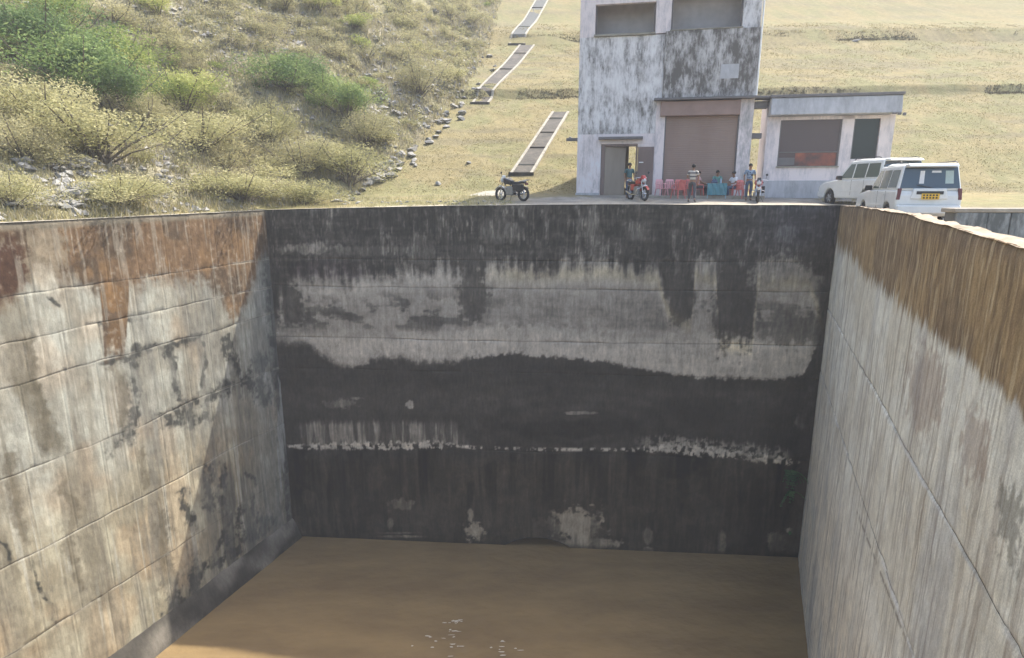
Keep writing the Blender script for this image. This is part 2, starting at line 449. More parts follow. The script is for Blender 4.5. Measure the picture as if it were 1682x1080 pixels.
def paint_left(U, V, S, Z, dlo, dhi, lift):
    st = fb(S * 5, Z * .35, 101, 4); st2 = fb(S * 14, Z * .7, 102, 3)
    cl = fb(S * .8, Z * .8, 103, 5); sp = fb(S * 7, Z * 7, 104, 4)
    blk = vn(np.floor((S + .4 * lift) / 1.22) + .5, S * 0 + lift * 3.1 + .5, 105)
    A = mix(C3(.37, .34, .285), C3(.46, .445, .395), sm(.35, .65, cl))
    A = A * (.82 + .34 * blk)[..., None] * (.86 + .28 * st2)[..., None]
    pink = sm(.5, .7, fb(S * .6, Z * .5, 106, 3))
    A = mix(A, A * C3(1.06, .95, .88), pink)
    A = mix(A, A * C3(1.03, .97, .86), sm(-7, -10, Z))
    # broad vertical brown-grey runs
    run = sm(.54, .66, fb(S * 1.5, Z * .10, 107, 3)) * sm(.25, .5, fb(S * .7, Z * .45, 117, 3))
    A = mix(A, C3(.22, .19, .15) * (.8 + .4 * st2)[..., None], run * .55)
    thin = sm(.60, .70, fb(S * 6, Z * .12, 108, 3)) * sm(.3, .55, cl)
    A = mix(A, C3(.17, .145, .115), thin * .45)
    wht = sm(.62, .74, fb(S * 8, Z * .16, 109, 3)) * sm(.4, .6, fb(S * .8, Z * .3, 110, 3))
    A = mix(A, C3(.52, .50, .45), wht * .6)
    # wide dark band from the photo, x 30-95
    for (x0, y0, x1, y1, w, a) in [(8, 460, 45, 640, 26, .5), (38, 620, 90, 745, 24, .75), (0, 735, 35, 860, 22, .4), (110, 770, 175, 1000, 15, .4), (240, 800, 275, 930, 14, .4),
                                   (200, 615, 205, 700, 9, .5), (165, 540, 205, 620, 8, .3), (255, 760, 262, 900, 12, .35), (0, 880, 30, 950, 8, .5)]:
        t = np.clip((V - y0) / (y1 - y0), 0, 1)
        xx = x0 + (x1 - x0) * t
        q = (1 - sm(w * .7, w * 1.15, np.abs(U - xx + (sp - .5) * 14))) * sm(y0 - 12, y0 + 12, V) * (1 - sm(y1 - 15, y1 + 15, V))
        A = mix(A, C3(.17, .145, .105), q * a)
    # black mould chains
    mould = np.zeros_like(U); brown = np.zeros_like(U)
    U0, V0 = U, V
    U = U + 34 * (fb(S * 1.1, Z * 1.1, 131, 4) - .5); V = V + 34 * (fb(S * 1.1, Z * 1.1, 132, 4) - .5)
    for w, pts in [(8, [(232, 574), (221, 595), (219, 621), (230, 646), (232, 676), (213, 710), (200, 723)]), (6.5, [(281, 570), (285, 595), (283, 629), (294, 646), (323, 657)]),
                   (6, [(170, 590), (226, 583), (272, 570), (298, 566), (323, 553)]), (11, [(264, 682), (298, 668), (340, 651), (362, 642), (404, 634), (426, 617)]), (12, [(275, 690), (340, 680)]),
                   (4, [(332, 570), (340, 604), (340, 638)]), (8, [(374, 561), (391, 595), (391, 621)]), (10, [(338, 767), (341, 792), (348, 827)]), (8, [(303, 806), (310, 841), (317, 869)]),
                   (17, [(327, 929), (317, 953), (299, 975), (285, 1000)]), (10, [(366, 880), (355, 925)]), (18, [(433, 851), (412, 880), (385, 900)]), (6, [(391, 834), (391, 897)]),
                   (14, [(426, 600), (436, 650)]), (9, [(452, 560), (462, 640), (468, 700), (470, 760)]), (7, [(365, 770), (370, 860)]), (5, [(410, 780), (412, 840)]), (12, [(180, 728), (212, 712)]),
                   (3, [(53, 911), (84, 1031)]), (3, [(0, 883), (21, 918)]), (5, [(240, 523), (170, 535)]), (4, [(85, 480), (97, 492)])]:
        mould = np.maximum(mould, stroke(U, V, pts, w, sp))
    for w, pts in [(8, [(102, 802), (123, 827), (130, 855), (109, 876), (116, 918), (130, 967)]), (7, [(191, 595), (204, 629), (213, 663), (204, 697)]), (9, [(45, 560), (60, 620), (80, 730)]),
                   (12, [(262, 850), (268, 900), (272, 960)]), (7, [(235, 745), (240, 800)]), (9, [(8, 740), (22, 800), (40, 880)])]:
        brown = np.maximum(brown, stroke(U, V, pts, w, sp, .8))
    U, V = U0, V0
    A = mix(A, C3(.15, .125, .09), np.clip(brown, 0, 1) * .65)
    pat = .35 + .75 * sm(.34, .54, fb(S * 3, Z * 2.2, 118, 4))
    A = mix(A, C3(.05, .05, .048), mould * .85 * pat)
    A = mix(A, C3(.20, .19, .175), sm(.5, .66, fb(S * 2.2, Z * .35, 119, 4)) * sm(150, 260, U) * .5)
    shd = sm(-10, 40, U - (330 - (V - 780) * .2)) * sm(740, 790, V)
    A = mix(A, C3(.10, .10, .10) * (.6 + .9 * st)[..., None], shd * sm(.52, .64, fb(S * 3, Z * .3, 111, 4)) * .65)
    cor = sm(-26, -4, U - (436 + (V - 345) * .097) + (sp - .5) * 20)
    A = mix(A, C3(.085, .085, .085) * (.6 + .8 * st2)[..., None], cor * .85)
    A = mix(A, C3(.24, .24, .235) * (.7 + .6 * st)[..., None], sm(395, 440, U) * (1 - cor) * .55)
    pale = blob(U, V, 462, 700, 6, 90, st2, .8)
    A = mix(A, C3(.42, .42, .41), pale * .7)
    # rust-brown algae top
    e = np.interp(U, [-200, 0, 30, 60, 100, 150, 165, 172, 205, 213, 300, 345, 362, 385, 400, 430], [515, 508, 492, 430, 462, 474, 492, 584, 587, 470, 462, 468, 490, 530, 510, 420])
    br = (1 - sm(-20, 16, V - e + (st - .5) * 46 + (sp - .5) * 30))
    B = mix(C3(.185, .115, .068), C3(.12, .082, .055), sm(.4, .6, cl))
    B = mix(B, C3(.21, .125, .065), sm(.52, .72, fb(S * 1.6, Z * .8, 112, 3)) * .8)
    B = mix(B, C3(.085, .045, .03), blob(U, V, 10, 440, 45, 60, sp, .4))
    B = mix(B, C3(.235, .135, .065), blob(U, V, 185, 490, 20, 26, sp, .5) + blob(U, V, 188, 555, 14, 30, sp, .5) * .5)
    B = mix(B, C3(.33, .27, .20), blob(U, V, 75, 415, 36, 60, sp, .8) * .7)
    B = B * (.65 + .7 * sp)[..., None]
    scr = sm(.60, .70, fb(S * 9, Z * .5, 113, 3)) * .38 + sm(.66, .74, sp) * .25
    B = mix(B, C3(.42, .37, .31), np.clip(scr, 0, 1))
    A = mix(A, B, np.clip(br, 0, 1))
    tg = 1 - sm(.16, .30, topleft(S) - Z + .1 * (sp - .5))
    A = mix(A, C3(.22, .19, .15) * (.7 + .6 * sp)[..., None], tg * .8)
    # pale lime along joints
    dm = np.minimum(dlo if lift > 0 else dlo + 9, dhi if lift < 6 else dhi + 9)
    A = mix(A, C3(.50, .46, .40), np.exp(-((dm - .02) / .03) ** 2) * .6 * sm(.48, .66, fb(S * 1.5, Z * .5, 114, 3)) * .75)
    A = A * (1 - .45 * np.exp(-(dm / .016) ** 2) * sm(.35, .6, fb(S * .8, Z * .5, 115, 3)))[..., None]
    A = A * C3(.97, 1.0, .95)
    A = (A - .02) * .80 + .012
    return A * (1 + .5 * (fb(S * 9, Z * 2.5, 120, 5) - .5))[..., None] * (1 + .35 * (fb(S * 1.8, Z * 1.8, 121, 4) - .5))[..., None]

def topleft(s): return np.full_like(s, .60) + .02 * (fb(s * .9, s * 0, 9, 4) - .5)

def paint_right(U, V, S, Z, dlo, dhi, lift):
    st = fb(S * 4, Z * .22, 201, 4); st2 = fb(S * 15, Z * .5, 202, 4)
    cl = fb(S * .8, Z * .6, 203, 5); sp = fb(S * 9, Z * 6, 204, 4)
    A = mix(C3(.66, .63, .53), C3(.75, .74, .65), sm(.35, .65, cl))
    A = A * (.85 + .30 * st2)[..., None] * (.80 + .40 * fb(S * 4, Z * 2.5, 214, 5))[..., None]
    A = mix(A, A * C3(1.03, .95, .86), sm(-6.5, -11, Z) * sm(.3, .6, cl))
    A = mix(A, C3(.30, .25, .20) * (.7 + .6 * sp)[..., None], sm(.56, .70, fb(S * 9, Z * .3, 211, 4)) * .5)
    A = mix(A, C3(.20, .15, .11), sm(.62, .72, fb(S * 12, Z * .4, 205, 4)) * .4)
    A = mix(A, C3(.30, .21, .16), blob(U, V, 1520, 640, 34, 80, sp, .6) * .5 + blob(U, V, 1600, 730, 26, 70, sp, .7) * .5)
    A = mix(A, C3(.16, .15, .12), blob(U, V, 1660, 860, 24, 70, sp, 1.0) * .6)
    A = mix(A, C3(.33, .33, .34), sm(.5, .8, fb(S * 1.2, Z * .2, 206, 3)) * .4)
    crack = np.exp(-((V - np.interp(U, [1400, 1480, 1500], [820, 1030, 1080])) / 5) ** 2) * sm(1402, 1412, U) * (1 - sm(1480, 1500, U))
    A = mix(A, C3(.16, .13, .10), crack * .7 * sm(.4, .5, sp))
    e = np.interp(U, [1375, 1400, 1420, 1450, 1480, 1520, 1560, 1600, 1640, 1682, 1800], [405, 425, 450, 474, 502, 536, 570, 602, 642, 684, 800])
    br = 1 - sm(-14, 14, V - e + (st2 - .5) * 40 + (st - .5) * 30)
    B = mix(C3(.33, .235, .125), C3(.24, .175, .105), sm(.35, .65, cl))
    B = mix(B, C3(.17, .13, .10), (1 - sm(.0, .55, .9 - Z + .5 * (sp - .5))) * .6)
    B = B * (.7 + .6 * st2)[..., None] * (.6 + .8 * fb(S * 16, Z * 4, 213, 4))[..., None]
    B = mix(B, C3(.58, .47, .30), sm(.60, .72, fb(S * 14, Z * 1.2, 207, 3)) * .5)
    B = mix(B, C3(.12, .08, .05), sm(.58, .70, fb(S * 10, Z * 1.0, 208, 3)) * .5)
    A = mix(A, B, br)
    dm = np.minimum(dlo if lift > 0 else dlo + 9, dhi if lift < 2 else dhi + 9)
    A = mix(A, C3(.26, .25, .23), np.exp(-(dm / .05) ** 2) * (.15 + .5 * sm(.4, .6, fb(S * .8, S * 0 + lift, 212, 3))))
    A = mix(A, C3(.66, .65, .62), np.exp(-((dm - .05) / .03) ** 2) * sm(.5, .65, fb(S * 1.2, S * 0, 209, 3)) * .7)
    return A

def topright(s):   # s metres from the far corner towards the camera
    return np.interp(s, [0, 2, 6, 13, 18, 21, 40], [.87, .90, .98, 1.0, .90, .84, .84]) + .07 * (fb(s * .9, s * 0, 10, 5) - .5)

# far wall
FD = np.array([RO[0] - LO[0], RO[1] - LO[1]]); FLEN = float(np.linalg.norm(FD)); FD = FD / FLEN
FN = np.array([FD[1], -FD[0]])                                        # towards the camera
far = empty('retaining_wall', (0, 0, 0), label='dark stained concrete end wall in shadow across the far side of the water basin', cat='wall')
Sf = np.linspace(-.05, FLEN + .05, 600)
ARC_S, ARC_R, ARC_Z = 12.62, 3.0, -18.5
def arc_hole(s, z): return (z < ARC_Z + np.sqrt(np.maximum(ARC_R ** 2 - (s - ARC_S) ** 2, 0))) & (np.abs(s - ARC_S) < ARC_R)
build_wall(far, LO, FD, FN, Sf, [-10.9, -6.9, -5.35, -2.88, -1.6], topfar, paint_far, M['conc_shade'], .045, 3, groove=.022, wig=.05, hole=arc_hole, panel=1.25)
# left wall
LDv = np.array([-LM, -1.0]); LDv /= np.linalg.norm(LDv); LN = np.array([-LDv[1], LDv[0]])
left = empty('retaining_wall', label='sunlit concrete side wall left of the basin with rust brown top and black mould runs', cat='wall')
Sl = np.concatenate([np.linspace(-.02, 14.2, 520), np.linspace(14.4, 42, 40)])
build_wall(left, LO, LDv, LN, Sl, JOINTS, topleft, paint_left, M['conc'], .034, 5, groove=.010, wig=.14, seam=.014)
# right wall
RDv = np.array([-RM, -1.0]); RDv /= np.linalg.norm(RDv); RN = np.array([RDv[1], -RDv[0]])
right = empty('retaining_wall', label='pale streaky concrete side wall right of the basin with golden brown band under its sandy top', cat='wall')
Sr = np.concatenate([np.linspace(-.02, 12, 200), np.linspace(12.03, 23.2, 440), np.linspace(23.4, 42, 40)])
build_wall(right, RO, RDv, RN, Sr, [-6.5, -3.6], topright, paint_right, M['conc_rough'], .034, 7, groove=.022, wig=.05, panel=2.44)

def wall_body(root, O, D, N, S, topfn, th, m, seed, rough=.02):
    """the wall's top and back"""
    S = S[::3]
    O = np.array(O); top = topfn(S)
    offs = [0, .04, th * .35, th * .7, th, th + .01, th + .02]
    rows = []
    for j, o in enumerate(offs):
        z = top + rough * (fb(S * 2, S * 0 + j, seed, 4) - .5) * (0 if j == 0 else 1)
        if j == 1: z = z - .004
        if j == 5: z = z - .06
        if j == 6: z = z * 0 - 2.0
        p = O[None, :] + S[:, None] * D - (o - (.015 if j == 0 else 0)) * N
        p = p + (rough * .8 * (fb(S * 3, S * 0 + j, seed + 2, 3) - .5) * (1 if j in (4,) else 0))[:, None] * N
        rows.append(np.concatenate([p, z[:, None]], 1))
    P = np.stack(rows, 1)
    me = np_mesh('wall_top', P.reshape(-1, 3), grid_faces(P.shape[0], P.shape[1]), None, True)
    return link_mesh('wall_top', me, m, root)
wall_body(far, LO, FD, FN, Sf, topfar, .42, M['top'], 31)
wall_body(left, LO, LDv, LN, Sl, topleft, .45, M['top'], 32)
wall_body(right, RO, RDv, RN, Sr, topright, .34, M['topsand'], 33, rough=.10)

# footing ledge of the left wall
def ledge(root):
    s = np.linspace(-.05, 42, 260)
    prof = [(-.03, -14.95), (.06, -15.05), (.22, -15.40), (.38, -15.74), (.45, -15.95), (.50, -17)]
    rows = []
    for j, (o, z) in enumerate(prof):
        p = np.array(LO)[None, :] + s[:, None] * LDv + (o + .04 * (fb(s * 1.3, s * 0 + j, 40, 4) - .5))[:, None] * LN
        rows.append(np.concatenate([p, (z + .14 * (fb(s * 1.5, s * 0 + j, 41, 4) - .5))[:, None]], 1))
    P = np.stack(rows, 1)
    c = (.02 + .12 * sm(.45, .7, fb(s[:, None] * .7, P[..., 2], 46, 4)) + .06 * fb(s[:, None] * 2, P[..., 2] * 3, 43, 4))[..., None] * C3(1.05, .95, .78)
    me = np_mesh('footing', P.reshape(-1, 3), grid_faces(*P.shape[:2]), c.reshape(-1, 3), True)
    link_mesh('footing', me, M['conc'], root)['label'] = 'dark damp footing ledge at the waterline'
ledge(left)

# culvert crown showing above the water in the far wall
cv = MB(); n = 28
M['black'] = mat('black culvert shade', (.02, .02, .02), 3)  # near-black colour stands in for the shade inside the barrel
outer = []
for i in range(n + 1):
    t = math.pi * i / n
    outer.append((ARC_S - (ARC_R) * math.cos(t), ARC_Z + ARC_R * math.sin(t)))
vs = []; fs = []
for (s, z) in outer:
    b = np.array(LO) + FD * s
    a = b + FN * .03; c = b - FN * 5
    a = a - 0 * FN
    vs += [(a[0], a[1], z - .0), (c[0], c[1], z)]
for i in range(n): fs.append((2 * i, 2 * i + 1, 2 * i + 3, 2 * i + 2))
b0 = len(vs)
for (s, z) in outer:
    c = np.array(LO) + FD * s - FN * 5; vs.append((c[0], c[1], z))
fs.append(tuple(range(b0, b0 + n + 1)))
cv.add(vs, fs); o = cv.build('culvert_barrel', M['black'], far); o['label'] = 'low dark culvert arch just above the water'

# ================================================================== WATER
m, nt, N, L, bs = newmat('muddy water')
v = coords(nt)
L.new(ramp(nt, noise(nt, coords(nt, (.5, 1.6, 1)), .45, 5), [(.35, (.175, .122, .062)), (.65, (.235, .165, .08))]), bs.inputs['Base Color'])
bs.inputs['Roughness'].default_value = .035
bs.inputs['IOR'].default_value = 1.36
bs.inputs['Specular IOR Level'].default_value = .5
v3 = coords(nt, (1, 1.6, 1))
n1 = noise(nt, v3, 1.6, 4, .55)
b = N.new('ShaderNodeBump'); b.inputs['Strength'].default_value = .8; b.inputs['Distance'].default_value = .08
L.new(n1, b.inputs['Height'])
n2 = noise(nt, v, .25, 2)
mm = N.new('ShaderNodeMath'); mm.operation = 'MULTIPLY'
n3 = noise(nt, v3, 6.5, 3)
mr = N.new('ShaderNodeMapRange'); mr.inputs['From Min'].default_value = .52; mr.inputs['From Max'].default_value = .72; mr.inputs['To Min'].default_value = .1
L.new(n2, mr.inputs[0]); L.new(n3, mm.inputs[0]); L.new(mr.outputs[0], mm.inputs[1])
b2 = N.new('ShaderNodeBump'); b2.inputs['Strength'].default_value = .5; b2.inputs['Distance'].default_value = .04
L.new(mm.outputs[0], b2.inputs['Height']); L.new(b.outputs[0], b2.inputs['Normal']); L.new(b2.outputs[0], bs.inputs['Normal'])
M['water'] = m
# gentle real ripples, stronger where the outflow disturbs the surface
wx = np.linspace(-30, 18, 420); wy = np.linspace(-13, 29.5, 420)
WX, WY = np.meshgrid(wx, wy, indexing='ij')
wz = WATER + .03 * (fb(WX * .7, WY * 1.1, 300, 3) - .5)
amp = np.exp(-(((WX + 1.2) / 1.4) ** 2 + ((WY - 20.5) / 2.2) ** 2)) + .7 * np.exp(-(((WX - 1.8) / 1.6) ** 2 + ((WY - 19.2) / 1.2) ** 2)) + .45 * np.exp(-(((WX + 3) / 1.8) ** 2 + ((WY - 19.6) / 1.2) ** 2))
wz += .11 * amp * (fb(WX * 2.0, WY * 3.5, 301, 3) - .5)
P = np.stack([WX, WY, wz], -1)
me = np_mesh('water', P.reshape(-1, 3), grid_faces(420, 420), None, True)
tag(link_mesh('water', me, M['water']), 'muddy brown water lying still in the bottom of the concrete basin', kind='structure')
# ================================================================== TERRAIN
XG_Y = [-15, 10, 18, 25, 28, 31, 34, 36.5, 39.4, 44.2, 51.5, 62, 81, 120, 400]
XG_X = [-27, -18.6, -15.7, -13.2, -12.0, -10.8, -9.8, -8.6, -7.3, -6.0, -4.0, -2.5, -1.9, -1.9, -1.9]
XW_Y = [-15, 0, 28.34, 36, 60, 400]
def softp(x, k): return np.where(x > 8 * k, x, k * np.log1p(np.exp(np.clip(x / k, -30, 9))))
def yfar(x): return LO[1] - .0748 * (np.clip(x, LO[0], RO[0]) - LO[0])
def terr(x, y, detail=True):
    x = np.asarray(x, float); y = np.asarray(y, float)
    dy = y - yfar(x)
    top = np.interp(x, [-11.3, -3.8, 4.2, 14], [.6, .8, .9, .87])
    base = top - .05 + .063 * np.clip(dy, 0, 6)
    side = np.where(x > 0, np.interp(y, [-12, 12, 16.5, 22, 26.5], [.80, .80, .42, .50, .82]), .55)
    wo = RO[0] + RM * (y - RO[1]) + .3
    side = np.where((x > 0) & (y < 20), np.where(x - wo > .7, np.interp(x - wo, [.7, 1.6], [0, 1]) * (.18 - side) * np.interp(y, [16, 20], [1, 0]) + side, side), side)
    base = np.where(dy < 0, side, base)
    yy = y
    zd = 1.25 + .5 * (yy - 36)
    for (yb, hh) in ((50.2, .45), (64.2, .6), (84, .6)):
        ybx = yb + .8 * (fb(x * .05, x * 0 + yb, 400, 3) - .5) + .03 * x
        zd = zd + hh * (sm(0, .35, y - ybx) - sm(.35, 9, y - ybx))
    zd = np.where(y > 150, 58.25, zd)
    z = base + softp(zd - base, .25)
    xg = np.interp(y, XG_Y, XG_X) + .5 * (fb(y * .4, y * 0, 401, 3) - .5)
    d = xg - x
    rise = .56 * softp(d, .3)
    rise = np.where(rise > 45, 45, rise)
    z = z + rise
    if detail:
        a = sm(0, 2.5, d)
        z = z + a * (1.6 * (fb(x * .16, y * .16, 402, 4) - .5) + .55 * (fb(x * .7, y * .7, 403, 4) - .5))
        z = z + (1 - a) * sm(0, 3, y - 35) * (.22 * (fb(x * .35, y * .6, 404, 4) - .5)) + .05 * (fb(x * 1.3, y * 1.3, 405, 3) - .5) * sm(0, 2, np.abs(dy))
    return z

def pix_ray(u, v):
    b = (540 - v) / FOC
    return np.array([(u - 841) / FOC, CP + b * SP, -SP + b * CP])

def hitT(u, v, tmin=14):
    d = pix_ray(u, v)
    t = np.arange(tmin, 160, .05)
    x = d[0] * t; y = d[1] * t; z = EYE + d[2] * t
    below = np.where(z < terr(x, y))[0]
    if len(below) == 0: return None
    i = below[0]
    return np.array([x[i], y[i], float(terr(x[i], y[i]))])

offs = np.concatenate([np.arange(0, 36, .24), np.geomspace(36.3, 200, 26)])
ys_side = np.concatenate([np.linspace(-13, 12, 20), np.arange(12.3, 28.34, .28), [28.34]])
ys_back = np.concatenate([np.arange(28.34, 62, .26), np.geomspace(62.3, 330, 90)])
def wallx(y): return LO[0] + LM * (y - LO[1]) - .40, RO[0] + RM * (y - RO[1] - 1.87) + .30

def ground_paint(X, Y, Z):
    U, V = project(np.stack([X, Y, Z], -1))
    n1 = fb(X * .5, Y * .5, 410, 5); n2 = fb(X * 2.2, Y * 2.2, 411, 4); n3 = fb(X * .12, Y * 1.4, 412, 5)
    grass = mix(C3(.205, .172, .086), C3(.172, .162, .078), sm(.4, .62, n1))
    grass = mix(grass, C3(.15, .13, .078), sm(.52, .68, n3) * .75)
    grass = mix(grass, C3(.225, .195, .11), sm(.55, .7, n2) * .5)
    yard = mix(C3(.30, .28, .24), C3(.22, .205, .18), sm(.4, .6, n2))
    yard = mix(yard, C3(.36, .325, .26), sm(.5, .65, n1) * .6)
    gully = mix(C3(.30, .275, .22), C3(.17, .155, .135), sm(.4, .6, n2))
    gully = mix(gully, C3(.24, .22, .12), sm(.35, .55, n1) * .8)
    d = np.interp(Y, XG_Y, XG_X) - X
    dyf = Y - yfar(X)
    c = mix(grass, yard, np.clip((1 - sm(4.2, 5.6, dyf + (n2 - .5) * 3)) * sm(-2.5, 2.0, X + (n1 - .5) * 3) + (X > 4) * (1 - sm(5.2, 7, dyf)), 0, 1) * (1 - sm(16.5, 18.5, X + (n2 - .5) * 3)))
    c = mix(c, C3(.40, .36, .29) * (.8 + .4 * n2)[..., None], (1 - sm(.9, 1.5, dyf + (n2 - .5))) * sm(-9, -6, X) * (1 - sm(14.5, 16, X)) * .8)
    sand = C3(.27, .225, .17) * (.8 + .4 * n2)[..., None]
    c = mix(c, sand, (dyf < 0) * (X > 0) * (1 - sm(2.5, 5, X - (RO[0] + RM * (Y - RO[1])) - 1.5 * (Y > 16) + (n2 - .5) * 2)))
    c = mix(c, gully, sm(-.3, .8, d + (n2 - .5) * 1.2))
    return c

def terrain_patch(X, Y):
    Z = terr(X, Y)
    return np.stack([X, Y, Z], -1), ground_paint(X, Y, Z)
vs_, fs_, cs_ = [], [], []; base_i = 0
def addpatch(X, Y, flip=False):
    global base_i
    P, c = terrain_patch(X, Y)
    vs_.append(P.reshape(-1, 3)); cs_.append(c.reshape(-1, 3)); fs_.append(grid_faces(*X.shape, flip) + base_i); base_i += X.size
xa0, xb0 = LO[0] - .40, RO[0] + .30
X = np.stack([(wallx(y)[0]) - offs for y in ys_side]); Y = np.repeat(ys_side[:, None], len(offs), 1)
addpatch(X, Y)
ysr = np.concatenate([ys_side[:-1] , [28.34]])
X = np.stack([np.where(True, wallx(y)[1] if y < 28.3 else xb0, 0) + offs for y in ysr]); Y = ysr[:, None] - .0748 * (np.clip(X, LO[0], RO[0]) - LO[0])
addpatch(X, Y, True)
xs = np.concatenate([(xa0 - offs)[::-1], np.arange(xa0 + .2, xb0 - .1, .25), xb0 + offs])
X = np.repeat(xs[None, :], len(ys_back), 0); Y = ys_back[:, None] - .0748 * (np.clip(X, LO[0], RO[0]) - LO[0])
Y[0] = yfar(X[0]) + np.where((X[0] > LO[0] - .4) & (X[0] < xb0), .30, 0)
addpatch(X, Y, True)
me = np_mesh('hillside', np.concatenate(vs_), np.concatenate(fs_), np.concatenate(cs_), True)
ground = tag(link_mesh('ground', me, M['soil']), 'dusty yard rising into a dry grass embankment and a scrubby stony hillside', kind='structure')
me.name = 'ground'

# ---------------------------------------------------------------- drain channels down the embankment
M['kerb'] = mat('pale kerb concrete', [(.3, (.20, .185, .15)), (.6, (.31, .29, .24))], 3, bump=.6)
M['chan'] = mat('brown channel bed', [(.35, (.025, .022, .018)), (.55, (.055, .048, .038)), (.75, (.10, .085, .065))], 1.6, bump=.6, bdist=.03)
M['slate'] = mat('bluish wet channel lining', [(.3, (.028, .034, .034)), (.7, (.06, .07, .07))], 3)

def channel(p0, p1, w0, w1, label, bed, nbars, kerb=.17, lift=.09):
    t = empty('drain_channel', label=label, cat='drain channel', loc=(p0[0], p0[1], float(terr(p0[0], p0[1]))))
    L0 = Vector(t.location)
    n = 64
    sides = {-1: [], 1: []}
    mid = []
    for i in range(n + 1):
        k = i / n
        x = p0[0] + (p1[0] - p0[0]) * k; y = p0[1] + (p1[1] - p0[1]) * k
        w = w0 + (w1 - w0) * k
        zc = float(terr(x, y, False))
        for s in (-1, 1): sides[s].append((x + s * w / 2, y, zc))
        mid.append((x, y, zc, w))
    for s in (-1, 1):
        mb = MB()
        b = 0
        for (x, y, z) in sides[s]:
            x0, x1 = sorted((x, x + s * kerb))
            mb.v += [(x0 - L0.x, y - L0.y, z - .35 - L0.z), (x1 - L0.x, y - L0.y, z - .35 - L0.z), (x1 - L0.x, y - L0.y, z + lift - L0.z), (x0 - L0.x, y - L0.y, z + lift - L0.z)]
        for i in range(n):
            a = 4 * i
            for q in range(4): mb.f.append((a + q, a + (q + 1) % 4, a + 4 + (q + 1) % 4, a + 4 + q))
        mb.f += [(0, 1, 2, 3), (4 * n + 3, 4 * n + 2, 4 * n + 1, 4 * n)]
        mb.build('kerb', M['kerb'], t)
    mb = MB()
    for (x, y, z, w) in mid:
        mb.v += [(x - w / 2 - L0.x, y - L0.y, z + .045 - L0.z), (x + w / 2 - L0.x, y - L0.y, z + .045 - L0.z)]
    for i in range(n): mb.f.append((2 * i, 2 * i + 1, 2 * i + 3, 2 * i + 2))
    mb.build('channel_bed', bed, t)
    for j in range(nbars):
        k = (j + .5) / nbars
        i = min(int(k * n), n - 1)
        x, y, z, w = mid[i]
        mb = MB().box(x - w / 2 - L0.x, x + w / 2 - L0.x, y - .09 - L0.y, y + .09 - L0.y, z - .1 - L0.z, z + .07 + .02 * (j % 2) - L0.z)
        mb.build('baffle', M['kerb'] if j % 3 == 0 else M['chan'], t)
    x, y, z, w = mid[0]
    mb = MB().box(x - w / 2 - .25 - L0.x, x + w / 2 + .25 - L0.x, y - .12 - L0.y, y - .002 - L0.y, z - .5 - L0.z, z + .12 - L0.z)
    mb.build('end_sill', M['chan'], t)
channel((.55, 38.3), (3.6, 47.6), 1.05, .95, 'lowest drain channel with pale kerbs and brown bed ending beside the parked motorcycle', M['chan'], 4)
channel((-2.45, 49.2), (1.45, 63.5), 1.0, 1.2, 'middle drain channel running diagonally up the grass slope left of the building', M['chan'], 3)
channel((.45, 63.7), (3.8, 82), 1.2, 1.3, 'uppermost drain channel with bluish lining at the top edge of the grass slope', M['slate'], 2)
# apron slab at the lowest outlet
sl = MB().hexa([(-2.6, 34.6, .8), (.7, 34.4, .8), (.9, 36.8, .8), (-.9, 37.2, .8), (-2.6, 34.6, 1.16), (.7, 34.4, 1.20), (.9, 36.8, 1.62), (-.9, 37.2, 1.60)])
tag(sl.build('apron_slab', M['kerb'], bevel=.03), 'flat pale concrete slab at the foot of the lowest drain channel', 'slab')

# ---------------------------------------------------------------- stones
M['stone'] = mat('grey field stone', [(.25, (.12, .12, .115)), (.5, (.22, .215, .20)), (.75, (.34, .33, .31))], 2.2, bump=.6, bdist=.03)
M['rubble'] = mat('grey rubble', [(.25, (.13, .125, .115)), (.5, (.23, .225, .21)), (.8, (.38, .37, .34))], 1.2, bump=.4, bdist=.02)
def stone_mesh(seed, flat=.55):
    r = random.Random(seed)
    mb = MB(); pts = []
    import bmesh
    bm = bmesh.new()
    for _ in range(14):
        v = Vector((r.gauss(0, 1), r.gauss(0, 1), r.gauss(0, 1))).normalized()
        bm.verts.new((v.x * r.uniform(.42, .56), v.y * r.uniform(.3, .45), v.z * flat * r.uniform(.4, .5)))
    bmesh.ops.convex_hull(bm, input=bm.verts)
    loose = [v for v in bm.verts if not v.link_faces]
    bmesh.ops.delete(bm, geom=loose, context='VERTS')
    me = bpy.data.meshes.new('stone'); bm.to_mesh(me); bm.free()
    me.materials.append(M['stone'])
    return me
stones = [stone_mesh(s) for s in range(8)]
def zone(x, y):
    u, v = project(np.array([x, y, float(terr(x, y))]))
    if v > 235:
        return 'low on the slope ' + ('at the left edge of view' if u < 60 else 'around the bare rock patch' if u < 180 else 'around the narrow gully' if u < 320 else 'right of the narrow gully' if u < 440 else 'above the end wall corner' if u < 540 else 'next to the riprap row')
    if v > 120:
        return 'mid slope ' + ('among the big green clump' if u < 230 else 'between the two green clumps' if u < 420 else 'around the smaller green clump' if u < 610 else 'on the pale scree')
    return 'high on the slope ' + ('above the big green clump' if u < 230 else 'left of the upper scree' if u < 450 else 'on the upper scree' if u < 640 else 'close to the uppermost drain channel')
def put_stone(x, y, size, label, group, cat='stone', dz=0):
    o = bpy.data.objects.new('loose_stone', stones[random.randrange(8)]); COL.objects.link(o)
    o.location = (x, y, float(terr(x, y)) + size * .12 + dz)
    o.scale = (size * random.uniform(.8, 1.3), size * random.uniform(.8, 1.2), size * random.uniform(.6, 1.1))
    o.rotation_euler = (random.uniform(-.35, .35), random.uniform(-.35, .35), random.uniform(0, 6.3))
    tag(o, label, cat, group)
